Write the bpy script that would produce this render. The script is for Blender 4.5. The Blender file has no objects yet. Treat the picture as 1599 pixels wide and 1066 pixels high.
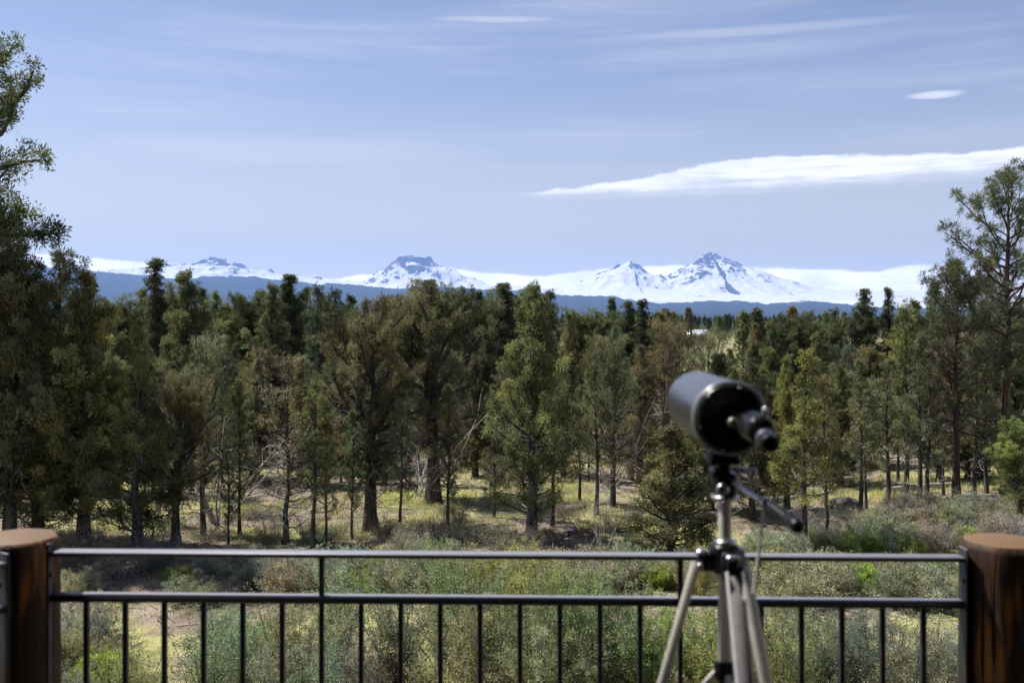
import bpy, math, random
import numpy as np
from mathutils import Vector

R = math.radians
F, CX, HY, H = 1555.0, 799.5, 497.0, 5.5      # focal length in photo pixels, principal column, horizon row, eye height (m)
SUN_AZ, SUN_EL = -66.0, 57.0                  # degrees, azimuth from the view axis (+Y), negative = left
rnd = random.Random(11)

sc = bpy.context.scene
COL = sc.collection
for a, v in (('view_transform', 'Standard'), ('look', 'None'), ('exposure', 0.75), ('gamma', 1.0)):
    setattr(sc.view_settings, a, v)
sc.view_settings.use_curve_mapping = False
cy = sc.cycles
cy.use_denoising = True
cy.max_bounces = 6; cy.diffuse_bounces = 3; cy.glossy_bounces = 3; cy.transmission_bounces = 3
cy.volume_bounces = 1; cy.transparent_max_bounces = 6
cy.use_adaptive_sampling = True; cy.adaptive_threshold = 0.02


def pt(x, y, d):
    return Vector(((x - CX) / F * d, d, H - (y - HY) / F * d))


# ------------------------------------------------------------------ numpy helpers
def perlin(x, y, seed=0):
    xi = np.floor(x).astype(np.int64); yi = np.floor(y).astype(np.int64)
    xf = x - xi; yf = y - yi
    def g(ix, iy):
        h = (ix * 374761393 + iy * 668265263 + seed * 144664871) & 0xffffffff
        h = ((h ^ (h >> 13)) * 1274126177) & 0xffffffff
        a = ((h ^ (h >> 16)) & 0xffff) / 65536.0 * 2 * np.pi
        return np.cos(a), np.sin(a)
    def dot(ix, iy, fx, fy):
        a, b = g(ix, iy); return a * fx + b * fy
    u = xf * xf * xf * (xf * (xf * 6 - 15) + 10); v = yf * yf * yf * (yf * (yf * 6 - 15) + 10)
    a = dot(xi, yi, xf, yf); b = dot(xi + 1, yi, xf - 1, yf)
    c = dot(xi, yi + 1, xf, yf - 1); d = dot(xi + 1, yi + 1, xf - 1, yf - 1)
    return (a + (b - a) * u) * (1 - v) + (c + (d - c) * u) * v


def fbm(x, y, o=4, seed=0, ridged=False):
    s = np.zeros_like(x); a = 1.0; n = 0
    for k in range(o):
        p = perlin(x, y, seed + k * 17)
        s += a * ((1 - 2 * np.abs(p)) if ridged else p)
        n += a; a *= 0.5; x = x * 2.03 + 5.1; y = y * 2.03 + 3.7
    return s / n


class G:
    """collects vertices and faces (quads and tris) of ONE mesh, with a per-face tint"""
    def __init__(s):
        s.v = []; s.f = []; s.t = []; s.n = 0
    def add(s, v, f, tint=0.5):
        v = np.asarray(v, dtype=np.float32).reshape(-1, 3); f = np.asarray(f, dtype=np.int32)
        s.v.append(v); s.f.append(f + s.n); s.n += len(v)
        s.t.append(np.broadcast_to(np.asarray(tint, dtype=np.float32), (len(f),)))
    def mesh(s, name, mat, smooth=False):
        me = bpy.data.meshes.new(name)
        if s.v:
            v = np.concatenate(s.v)
            me.vertices.add(len(v)); me.vertices.foreach_set('co', v.ravel())
            lens = np.concatenate([np.full(len(f), f.shape[1], dtype=np.int32) for f in s.f])
            loops = np.concatenate([f.ravel() for f in s.f]).astype(np.int32)
            me.loops.add(len(loops)); me.loops.foreach_set('vertex_index', loops)
            me.polygons.add(len(lens))
            st = np.concatenate(([0], np.cumsum(lens)[:-1])).astype(np.int32)
            me.polygons.foreach_set('loop_start', st); me.polygons.foreach_set('loop_total', lens)
            if smooth:
                me.polygons.foreach_set('use_smooth', np.ones(len(lens), dtype=bool))
            at = me.attributes.new('tint', 'FLOAT', 'FACE')
            at.data.foreach_set('value', np.concatenate(s.t).astype(np.float32))
            me.update(calc_edges=True)
        if mat: me.materials.append(mat)
        return me


def unit(a):
    return a / (np.linalg.norm(a, axis=-1, keepdims=True) + 1e-9)


def tube(g, P, rad, n=6, cap=True, tint=0.5, squash=None, rough=0.0, rng=None):
    P = np.asarray(P, dtype=float); rad = np.broadcast_to(np.asarray(rad, dtype=float), (len(P),))
    T = unit(np.gradient(P, axis=0))
    ref = np.array([0, 0, 1.0]) if abs(T[:, 2]).mean() < 0.8 else np.array([0.0, 1, 0])
    A = unit(np.cross(T, ref)); B = np.cross(T, A)
    an = np.arange(n) * 2 * np.pi / n
    rr = rad[:, None] * np.ones((1, n))
    if rough and rng is not None:
        rr = rr * (1 + rough * rng.standard_normal((1, n)) + rough * .5 * rng.standard_normal(rr.shape))
    V = P[:, None] + rr[..., None] * (np.cos(an)[None, :, None] * A[:, None] + np.sin(an)[None, :, None] * B[:, None])
    k = np.arange(len(P) - 1)[:, None] * n; j = np.arange(n)[None]; j2 = (j + 1) % n
    f = np.stack([k + j, k + j2, k + n + j2, k + n + j], -1).reshape(-1, 4)
    V = V.reshape(-1, 3)
    g.add(V, f, tint)
    if cap:
        m = (len(P) - 1) * n
        g.add(V[:n], [list(range(n))[::-1]], tint); g.add(V[m:m + n], [list(range(n))], tint)


def box(g, c, s, rot=None, tint=0.5, bev=0.0):
    """box with optional chamfered edges"""
    c = np.array(c, float); h = np.array(s, float) / 2
    if bev <= 0:
        v = np.array([[x, y, z] for x in (-1, 1) for y in (-1, 1) for z in (-1, 1)], float) * h
        f = [[0, 1, 3, 2], [4, 6, 7, 5], [0, 4, 5, 1], [2, 3, 7, 6], [0, 2, 6, 4], [1, 5, 7, 3]]
        q = [f]
    else:
        v = []; ix = {}
        for x in (-1, 1):
            for y in (-1, 1):
                for z in (-1, 1):
                    for ax in range(3):
                        p = np.array([x, y, z], float) * (h - bev); p[ax] = (x, y, z)[ax] * h[ax]
                        ix[(x, y, z, ax)] = len(v); v.append(p)
        v = np.array(v); quads = []; tris = []
        def face(lst, out):
            p = v[lst]; nn = np.cross(p[1] - p[0], p[2] - p[0])
            out.append(lst if np.dot(nn, p.mean(0)) > 0 else lst[::-1])
        for ax in range(3):
            o = [a for a in range(3) if a != ax]
            for sgn in (-1, 1):
                l = []
                for a, b in ((-1, -1), (1, -1), (1, 1), (-1, 1)):
                    k = [0, 0, 0]; k[ax] = sgn; k[o[0]] = a; k[o[1]] = b
                    l.append(ix[tuple(k) + (ax,)])
                face(l, quads)
            for a in (-1, 1):
                for b in (-1, 1):
                    l = []
                    for e, w in ((-1, o[0]), (1, o[0]), (1, o[1]), (-1, o[1])):
                        k = [0, 0, 0]; k[ax] = e; k[o[0]] = a; k[o[1]] = b
                        l.append(ix[tuple(k) + (w,)])
                    face(l, quads)
        for x in (-1, 1):
            for y in (-1, 1):
                for z in (-1, 1):
                    face([ix[(x, y, z, a)] for a in range(3)], tris)
        q = [quads, tris]
    if rot is not None:
        v = v @ np.array(rot).T
    base = g.n
    v = v + c
    g.add(v, q[0], tint)
    for e in q[1:]:
        g.f.append(np.asarray(e, np.int32) + base); g.t.append(np.full(len(e), tint, np.float32))


def lathe(g, o, axis, prof, n=40, tint=0.5):
    """surface of revolution: prof = [(distance along axis, radius)]"""
    o = np.array(o, float); ax = unit(np.array(axis, float))
    ref = np.array([0, 0, 1.0]) if abs(ax[2]) < 0.9 else np.array([0, 1.0, 0])
    A = unit(np.cross(ax, ref)); B = np.cross(ax, A)
    an = np.arange(n) * 2 * np.pi / n
    ring = np.cos(an)[:, None] * A + np.sin(an)[:, None] * B
    V = np.concatenate([o + ax * s + ring * max(r, 1e-5) for s, r in prof])
    k = np.arange(len(prof) - 1)[:, None] * n; j = np.arange(n)[None]; j2 = (j + 1) % n
    g.add(V, np.stack([k + j, k + j2, k + n + j2, k + n + j], -1).reshape(-1, 4), tint)


# ------------------------------------------------------------------ materials
def new_mat(name):
    m = bpy.data.materials.new(name); m.use_nodes = True
    nt = m.node_tree; nt.nodes.clear()
    out = nt.nodes.new('ShaderNodeOutputMaterial')
    return m, nt, out


class NT:
    def __init__(s, nt): s.nt = nt
    def n(s, t, **k):
        o = s.nt.nodes.new(t)
        for a, b in k.items(): setattr(o, a, b)
        return o
    def put(s, sock, v):
        if isinstance(v, bpy.types.NodeSocket): s.nt.links.new(v, sock)
        elif isinstance(v, (tuple, list)) and len(v) == 3 and sock.type == 'RGBA': sock.default_value = (*v, 1)
        else: sock.default_value = v
    def m(s, op, a, b=0.0, c=0.0, clamp=False):
        o = s.n('ShaderNodeMath', operation=op, use_clamp=clamp)
        s.put(o.inputs[0], a); s.put(o.inputs[1], b); s.put(o.inputs[2], c)
        return o.outputs[0]
    def mix(s, f, a, b, mode='MIX'):
        o = s.n('ShaderNodeMix', data_type='RGBA', blend_type=mode)
        s.put(o.inputs[0], f); s.put(o.inputs[6], a); s.put(o.inputs[7], b)
        return o.outputs[2]
    def noise(s, vec, scale, detail=4, rough=.55, dist=0.0):
        o = s.n('ShaderNodeTexNoise'); 
        if vec is not None: s.put(o.inputs['Vector'], vec)
        o.inputs['Scale'].default_value = scale; o.inputs['Detail'].default_value = detail
        o.inputs['Roughness'].default_value = rough; o.inputs['Distortion'].default_value = dist
        return o.outputs[0]
    def ramp(s, f, lo, hi):
        o = s.n('ShaderNodeMapRange', interpolation_type='SMOOTHSTEP')
        s.put(o.inputs['Value'], f); s.put(o.inputs['From Min'], lo); s.put(o.inputs['From Max'], hi)
        return o.outputs[0]
    def scaled(s, vec, sc3):
        o = s.n('ShaderNodeMapping'); s.put(o.inputs[0], vec); o.inputs['Scale'].default_value = sc3
        return o.outputs[0]


def foliage_mat(name, trans=0.3, spread=1.1):
    """leaf colour = the object's own colour, varied leaf cluster by leaf cluster"""
    m, nt, out = new_mat(name); k = NT(nt)
    oi = k.n('ShaderNodeObjectInfo'); at = k.n('ShaderNodeAttribute', attribute_name='tint')
    f = k.m('MULTIPLY_ADD', at.outputs['Fac'], spread, 1 - spread / 2)
    c = k.mix(1.0, oi.outputs['Color'], f, 'MULTIPLY')
    warm = k.mix(1.0, c, (1.07, 1.0, .88), 'MULTIPLY')
    cool = k.mix(1.0, c, (.93, 1.0, 1.06), 'MULTIPLY')
    geo = k.n('ShaderNodeNewGeometry')
    c2 = k.mix(k.ramp(k.noise(geo.outputs['Position'], 1.1, 3), .35, .65), warm, cool)
    d = k.n('ShaderNodeBsdfDiffuse'); k.put(d.inputs['Color'], c2)
    t = k.n('ShaderNodeBsdfTranslucent'); k.put(t.inputs['Color'], k.mix(1.0, c2, (1.08, 1.12, .82), 'MULTIPLY'))
    ms = k.n('ShaderNodeMixShader'); ms.inputs[0].default_value = trans
    nt.links.new(d.outputs[0], ms.inputs[1]); nt.links.new(t.outputs[0], ms.inputs[2])
    nt.links.new(ms.outputs[0], out.inputs[0])
    return m


def bark_mat(name, c1, c2, scale=9.0):
    m, nt, out = new_mat(name); k = NT(nt)
    tc = k.n('ShaderNodeTexCoord')
    v = k.scaled(tc.outputs['Object'], (1, 1, .18))
    nz = k.noise(v, scale, 5, .65)
    c = k.mix(k.ramp(nz, .35, .65), c1, c2)
    p = k.n('ShaderNodeBsdfDiffuse'); k.put(p.inputs['Color'], c)
    b = k.n('ShaderNodeBump'); b.inputs['Strength'].default_value = .9; b.inputs['Distance'].default_value = .03
    k.put(b.inputs['Height'], nz); nt.links.new(b.outputs[0], p.inputs['Normal'])
    nt.links.new(p.outputs[0], out.inputs[0])
    return m


def simple_mat(name, c, rough=.5, metal=0.0, var=0.15, scale=40.0, bump=0.0, coat=0.0, spec=.5):
    m, nt, out = new_mat(name); k = NT(nt)
    tc = k.n('ShaderNodeTexCoord')
    nz = k.noise(tc.outputs['Object'], scale, 4)
    f = k.ramp(nz, .3, .7)
    a = tuple(min(1, x * (1 - var)) for x in c); b = tuple(min(1, x * (1 + var)) for x in c)
    p = k.n('ShaderNodeBsdfPrincipled'); k.put(p.inputs['Base Color'], k.mix(f, a, b))
    p.inputs['Metallic'].default_value = metal; p.inputs['Coat Weight'].default_value = coat
    p.inputs['Specular IOR Level'].default_value = spec
    k.put(p.inputs['Roughness'], k.m('MULTIPLY_ADD', f, .12, rough - .06))
    if bump:
        bp = k.n('ShaderNodeBump'); bp.inputs['Strength'].default_value = bump; bp.inputs['Distance'].default_value = .002
        k.put(bp.inputs['Height'], nz); nt.links.new(bp.outputs[0], p.inputs['Normal'])
    nt.links.new(p.outputs[0], out.inputs[0])
    return m


M_JUN = foliage_mat('juniper_foliage', .36, 1.6)
M_PINE = foliage_mat('pine_needles', .3, .9)
M_SHRUB = foliage_mat('shrub_leaves', .42, 1.1)
M_GRASS = foliage_mat('grass_blades', .35, 1.3)
M_BARK = bark_mat('juniper_bark', (.045, .039, .034), (.13, .117, .105))
M_PBARK = bark_mat('pine_bark', (.05, .036, .03), (.15, .105, .08), 7)
M_DEAD = bark_mat('dead_wood', (.22, .20, .185), (.46, .43, .40), 14)
M_STEM = bark_mat('shrub_stems', (.085, .08, .072), (.21, .205, .185), 14)

# ------------------------------------------------------------------ object helpers
LABELS = {}
BAL = None
ORD = 'first second third fourth fifth sixth seventh eighth ninth tenth eleventh twelfth thirteenth fourteenth fifteenth sixteenth seventeenth eighteenth nineteenth twentieth'.split() + ['twenty-first', 'twenty-second']


def tag(o, label=None, cat=None, group=None, kind=None):
    if label:
        o['label'] = label
    if cat: o['category'] = cat
    if group: o['group'] = group
    if kind: o['kind'] = kind
    return o


def obj(name, me, parent=None, color=None):
    o = bpy.data.objects.new(name, me); COL.objects.link(o)
    if parent: o.parent = parent
    if color: o.color = (*color, 1)
    return o


def empty(name, loc=(0, 0, 0), rz=0.0):
    o = bpy.data.objects.new(name, None); COL.objects.link(o)
    o.location = loc; o.rotation_euler = (0, 0, rz); o.empty_display_size = .2
    return o


def gz(x, y):
    """gentle lie of the land"""
    x = np.asarray(x, float); y = np.asarray(y, float)
    f = np.clip((y - 6) / 10, 0, 1) * np.clip(1 - (np.hypot(x, y) - 90) / 120, 0, 1)
    return f * (.10 * np.sin(.33 * x + 1) + .09 * np.sin(.41 * y + .22 * x) + .25 * perlin(x * .16 + 3, y * .16))


# ------------------------------------------------------------------ plants
def bend_path(rng, p0, d, L, n, up=0.0, wob=0.12):
    P = [np.array(p0, float)]; d = unit(np.array(d, float)); st = L / n
    for i in range(n):
        d = unit(d + rng.normal(0, wob, 3) + np.array([0, 0, up / n]))
        P.append(P[-1] + d * st)
    return np.array(P)


def leaves(g, rng, C, rad, D, tint, n, ln, w, bias=.5, up=.0, inner=.15, fan=.55):
    C = np.asarray(C); P = len(C)
    if P == 0: return
    ix = np.repeat(np.arange(P), n); N = len(ix)
    d = unit(unit(rng.standard_normal((N, 3))) + bias * np.asarray(D)[ix])
    b = C[ix] + d * (np.asarray(rad)[ix] * rng.uniform(inner, 1, N))[:, None]
    gdir = unit(d + fan * rng.standard_normal((N, 3)) + np.array([0, 0, up]))
    L = ln * rng.uniform(.6, 1.35, N)[:, None]
    sd = unit(np.cross(gdir, rng.standard_normal((N, 3)))) * (w * rng.uniform(.6, 1.3, N))[:, None]
    mid = b + gdir * L * .5
    V = np.stack([b, mid + sd, b + gdir * L, mid - sd], 1).reshape(-1, 3)
    g.add(V, np.arange(N * 4).reshape(-1, 4), np.clip(np.asarray(tint)[ix] + rng.normal(0, .14, N), 0, 1))


SHAPES = {
    'ovoid': lambda t: (max(0.0, math.sin(math.pi * (.10 + .90 * t) ** .85))) ** .7,
    'cone': lambda t: (1 - t) ** .75 * min(1, .55 + t * 3),
    'spire': lambda t: (1 - t) ** .62 * min(1, .5 + 2.2 * t),
    'column': lambda t: min(1, .6 + 2.5 * t) * min(1, ((1 - t) * 2.2) ** .6 if t < 1 else 0),
    'round': lambda t: math.sqrt(max(0, 1 - (2 * t - 1) ** 2)) * .85 + .15,
    'umbrella': lambda t: min(1, .35 + 1.3 * t) * min(1, ((1 - t) * 3) ** .6 if t < 1 else 0),
}
DEADSUB = 2


def twig(rng, g, p, d, L, r, depth=0, wob=.28):
    P = bend_path(rng, p, d, L, 5, rng.uniform(-.25, .35), wob)
    tube(g, P, np.linspace(r, r * .25, 6), 4 if depth else 5, False, rng.uniform(.2, .9))
    if depth < DEADSUB:
        for k in range(3 if depth == 0 else 2):
            i = rng.integers(1, 5)
            twig(rng, g, P[i], unit(P[i] - P[i - 1]) + rng.normal(0, .75, 3), L * rng.uniform(.35, .6), r * .5, depth + 1, wob)


def make_tree(seed, h=6.0, cb=.3, w=1.4, limbs=55, shape='ovoid', elev=(5, 60), tr=.11, wob=.05, puff=.2, npl=40,
              ll=.11, lw=.02, step=.3, curve=.5, dead=14, deadlen=.9, gap=.0, fork=0, pine=False, bark=None, lean=(0, 0),
              bias=.5, sparse=1.0, lump=.35, vig=1.0):
    rng = np.random.default_rng(seed)
    tg, cg, dg = G(), G(), G()
    npl = int(npl * (1.2 if not pine else 1.25)); puff = puff * (.68 if not pine else 1); step = step * (.74 if not pine else 1); ll = ll * (.74 if not pine else 1); lw = lw * (.68 if not pine else 1)
    n = 12; tt = np.linspace(0, 1, n)
    def trunk(base, top_h, r0, off, t0=0.0):
        x = np.cumsum(rng.normal(0, wob, n)) * h / n * 1.2; y = np.cumsum(rng.normal(0, wob, n)) * h / n * 1.2
        x -= x[0]; y -= y[0]
        P = np.stack([base[0] + x + off[0] * tt ** 1.2 * h, base[1] + y + off[1] * tt ** 1.2 * h, base[2] + (top_h - base[2]) * tt], 1)
        rad = r0 * (1 - tt) ** .8 + .012
        if base[2] < .1:
            rad = rad * (1 + .55 * np.exp(-tt * 14)); P[0, 2] -= .15
        tube(tg, P, rad, 9, True, .5, rough=.07, rng=rng)
        return P, rad
    P0, R0 = trunk((0, 0, 0), h * .97, tr, lean)
    stems = [(P0, R0)]
    for k in range(fork):
        a = rng.uniform(0, 6.28); i = int(rng.integers(2, 4))
        b = P0[i]; o = (math.cos(a) * rng.uniform(.06, .13), math.sin(a) * rng.uniform(.06, .13))
        stems.append(trunk(b, h * rng.uniform(.8, .95), R0[i] * .75, o))
    C, RD, D, T = [], [], [], []
    sh = SHAPES[shape]; off = rng.uniform(0, 50)
    nl = limbs * (1 + fork * .5)
    for i in range(int(nl)):
        t = (i + rng.uniform(0, 1)) / nl; z = h * (cb + (.97 - cb) * t)
        SP, SR = stems[int(rng.integers(0, len(stems)))]
        if z < SP[1, 2]: SP, SR = stems[0]
        p = np.array([np.interp(z, SP[:, 2], SP[:, j]) for j in range(3)]); tr_r = np.interp(z, SP[:, 2], SR)
        a = i * 2.4 + rng.uniform(-.6, .6)
        lmp = float(perlin(np.array([a * 1.3 + off]), np.array([z * .9 + off]))[0])
        if lmp < gap - .5: continue
        L = w * sh(t) * rng.uniform(.72, 1.12) * (1 + lump * 2 * lmp)
        if L < .1: L = .1
        e = R(elev[0] + (elev[1] - elev[0]) * t + rng.normal(0, 10))
        d = np.array([math.cos(a) * math.cos(e), math.sin(a) * math.cos(e), math.sin(e)])
        m = max(4, int(L / .3))
        LP = bend_path(rng, p, d, L, m, curve * rng.uniform(.5, 1.3), .13)
        lr = min(tr_r * .5, .012 + .022 * L) * vig
        tube(tg, LP, np.linspace(lr, lr * .3 + .003, len(LP)), 5, False, .5)
        tn = float(np.clip(rng.normal(.5, .17), 0, 1))
        ns = max(3, int(L / step * 1.6))
        for s in np.linspace(.3 if not pine else .4, 1, ns):
            if rng.uniform() > sparse: continue
            j = s * (len(LP) - 1); j0 = min(int(j), len(LP) - 2); q = LP[j0] + (LP[j0 + 1] - LP[j0]) * (j - j0)
            ld = unit(LP[j0 + 1] - LP[j0])
            if s > .97: sd, sl = ld, puff * .6
            else:
                sd = unit(ld + rng.normal(0, .62, 3) + np.array([0, 0, .25 if pine else .1])); sl = min(.75, .22 + .38 * L * (1.15 - s)) * rng.uniform(.5, 1.15)
            SPt = bend_path(rng, q, sd, sl, 3, .35, .15)
            tube(tg, SPt, np.linspace(.011, .004, 4) * (.8 if not pine else 1.1), 3, False, .5)
            pts = [1.0] if (pine or sl < .25) else [.5, 1.0]
            if pine and sl > .35: pts = [.55, 1.0]
            for u in pts:
                c = SPt[0] + (SPt[-1] - SPt[0]) * u
                C.append(c + rng.normal(0, .03, 3)); RD.append(puff * rng.uniform(.65, 1.3) * (.8 + .2 * min(1, L)))
                D.append(unit(sd + np.array([0, 0, .35]))); T.append(np.clip(tn + rng.normal(0, .1), 0, 1))
    c = stems[0][0][-1]
    for (SP, SR) in stems:
        for _ in range(4):
            C.append(SP[-1] + rng.normal(0, .07, 3)); RD.append(puff * .7); D.append(np.array([0, 0, 1.0])); T.append(.5)
    leaves(cg, rng, C, RD, D, T, npl, ll, lw, bias, .12, .1 if not pine else .02, .45 if not pine else .25)
    for k in range(int(dead * 1.6)):
        z = h * rng.uniform(.08, cb + .38)
        p = np.array([np.interp(z, P0[:, 2], P0[:, j]) for j in range(3)])
        a = rng.uniform(0, 6.28); e = rng.uniform(-.35, .5)
        twig(rng, dg, p, (math.cos(a) * math.cos(e), math.sin(a) * math.cos(e), math.sin(e)), deadlen * rng.uniform(.5, 1.35) * min(1, w / 1.2), .016)
    bk = bark or M_BARK
    h = float(np.percentile(np.concatenate(cg.v)[:, 2], 99.8))
    nlive = sum(len(f) for f in tg.f)
    for v_, f_, t_ in zip(dg.v, dg.f, dg.t):
        tg.v.append(v_); tg.f.append(f_ + tg.n); tg.t.append(t_)
    tm = tg.mesh('trunk', bk, True); tm.materials.append(M_DEAD)
    mi = np.zeros(len(tm.polygons), dtype=np.int32); mi[nlive:] = 1
    tm.polygons.foreach_set('material_index', mi); tm.update()
    return dict(h=h, trunk=tm, crown=cg.mesh('crown', M_PINE if pine else M_JUN))


PROTO = {
    'giant': make_tree(71, 11.5, .16, 1.9, 84, 'column', (0, 52), .26, .04, .30, 66, .12, .022, sparse=.8, dead=26, deadlen=1.4, fork=0, lump=.75, gap=.34, vig=1.5, curve=.7),
    # bushy full-crowned western junipers
    'bushy1': make_tree(1, 6.4, .09, 1.75, 78, 'spire', (8, 62), .14, .05, .21, 46, lump=.5, dead=12),
    'bushy2': make_tree(2, 6.2, .07, 1.65, 72, 'cone', (5, 58), .13, .05, .20, 46, lump=.55, dead=12),
    'bushy3': make_tree(3, 6.6, .12, 1.9, 76, 'round', (12, 66), .16, .07, .22, 46, lump=.6, fork=1, dead=16),
    # slender young junipers with a clear stem
    'slim1': make_tree(11, 6.0, .26, .88, 50, 'cone', (10, 55), .065, .03, .16, 30, sparse=.8, dead=10, deadlen=.6),
    'slim2': make_tree(12, 6.2, .31, .95, 46, 'ovoid', (15, 60), .07, .04, .16, 28, sparse=.72, dead=12, deadlen=.6),
    'slim3': make_tree(13, 5.8, .22, .8, 46, 'column', (20, 62), .06, .035, .15, 30, sparse=.75, dead=8, deadlen=.5, lump=.5),
    # thin grey half-bare junipers
    'sparse1': make_tree(21, 5.8, .22, 1.15, 54, 'ovoid', (0, 50), .06, .05, .17, 17, .10, .016, sparse=.75, dead=32, deadlen=1.2),
    'sparse2': make_tree(22, 6.2, .25, 1.6, 56, 'round', (5, 55), .10, .06, .2, 18, .10, .017, sparse=.75, dead=40, deadlen=1.6, fork=1),
    # old thick-trunked junipers
    'old1': make_tree(31, 7.0, .24, 2.55, 62, 'round', (-4, 55), .27, .05, .24, 38, .12, .022, sparse=.8, dead=50, deadlen=2.1, fork=1, lump=.6, vig=1.9),
    'old2': make_tree(32, 7.0, .25, 2.2, 58, 'umbrella', (0, 60), .24, .05, .24, 38, .12, .022, sparse=.85, dead=42, deadlen=1.9, fork=1, lump=.6, vig=1.8),
    # dense dark columns
    'column1': make_tree(41, 7.0, .06, 1.1, 80, 'column', (35, 75), .13, .03, .22, 46, lump=.4, dead=0),
    'column2': make_tree(42, 7.0, .10, .95, 74, 'cone', (35, 75), .12, .03, .20, 44, lump=.4, dead=0),
    # ponderosa pines
    'pine1': make_tree(51, 10.6, .33, 2.15, 64, 'umbrella', (2, 48), .15, .022, .13, 40, .17, .0105, step=.36, curve=.55, dead=18, pine=True, bark=M_PBARK, bias=.7, lump=.55, vig=1.2, sparse=.85),
    'pine2': make_tree(52, 8.4, .28, 2.0, 70, 'ovoid', (0, 55), .12, .025, .13, 40, .17, .0105, step=.33, curve=.6, dead=18, pine=True, bark=M_PBARK, bias=.7, lump=.5, sparse=.85),
    'pine3': make_tree(53, 7.0, .2, 1.15, 60, 'cone', (10, 55), .07, .025, .12, 32, .16, .0105, step=.3, curve=.5, dead=8, pine=True, bark=M_PBARK, bias=.7, lump=.4, sparse=.8),
    # full young tree green to the ground
    'young1': make_tree(61, 3.6, .05, 1.15, 66, 'cone', (15, 62), .07, .03, .17, 46, .09, .018, dead=4, deadlen=.5),
    'young2': make_tree(62, 3.4, .06, 1.2, 62, 'ovoid', (12, 66), .07, .05, .17, 44, .09, .018, dead=4, deadlen=.5, lump=.5),
}
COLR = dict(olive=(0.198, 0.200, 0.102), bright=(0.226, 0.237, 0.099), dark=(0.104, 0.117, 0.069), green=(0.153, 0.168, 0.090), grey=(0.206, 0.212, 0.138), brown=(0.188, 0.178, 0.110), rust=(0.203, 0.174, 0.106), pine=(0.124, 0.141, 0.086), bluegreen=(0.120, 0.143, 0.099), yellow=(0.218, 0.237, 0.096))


def bal_at(x):
    return min(range(22), key=lambda i: abs(BALX[i] - x))


BALX = [138 + i * 61.2 + i * i * .06 for i in range(22)]


def spot(x):
    if x < 45: return 'above the left log post'
    if x < 108: return 'just right of left log post'
    if x > 1515: return 'above the right log post'
    if x > 1470: return 'just left of right log post'
    i = bal_at(x)
    if i <= 10: return 'above the %s baluster from left' % ORD[i]
    return 'above the %s baluster from right' % ORD[21 - i]


def unique(label):
    if label in LABELS:
        LABELS[label] += 1
        return None
    LABELS[label] = 1
    return label


def place_tree(kind, x, base, top, wide, col, desc, name='juniper_tree', cat='juniper', group='junipers of the near grove', d=None, rz=None, where=None):
    pr = PROTO[kind]
    if d is None: d = H * F / (base - HY)
    X = (x - CX) / F * d
    z0 = float(gz(X, d)) - .04
    hh = H + (HY - top) / F * d - z0
    s = hh / pr['h']
    t = empty(name, (X, d, z0), rnd.uniform(0, 6.28) if rz is None else rz)
    t.scale = (s * wide, s * wide, s)
    lab = desc + ' ' + (where or spot(x))
    for extra in ('', ', nearer', ', farther', ', farthest'):
        if (lab + extra) not in LABELS: break
    lab += extra; LABELS[lab] = 1
    tag(t, lab, cat, group)
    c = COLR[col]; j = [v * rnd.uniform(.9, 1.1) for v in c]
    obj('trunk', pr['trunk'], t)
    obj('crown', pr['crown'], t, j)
    return t


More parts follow.
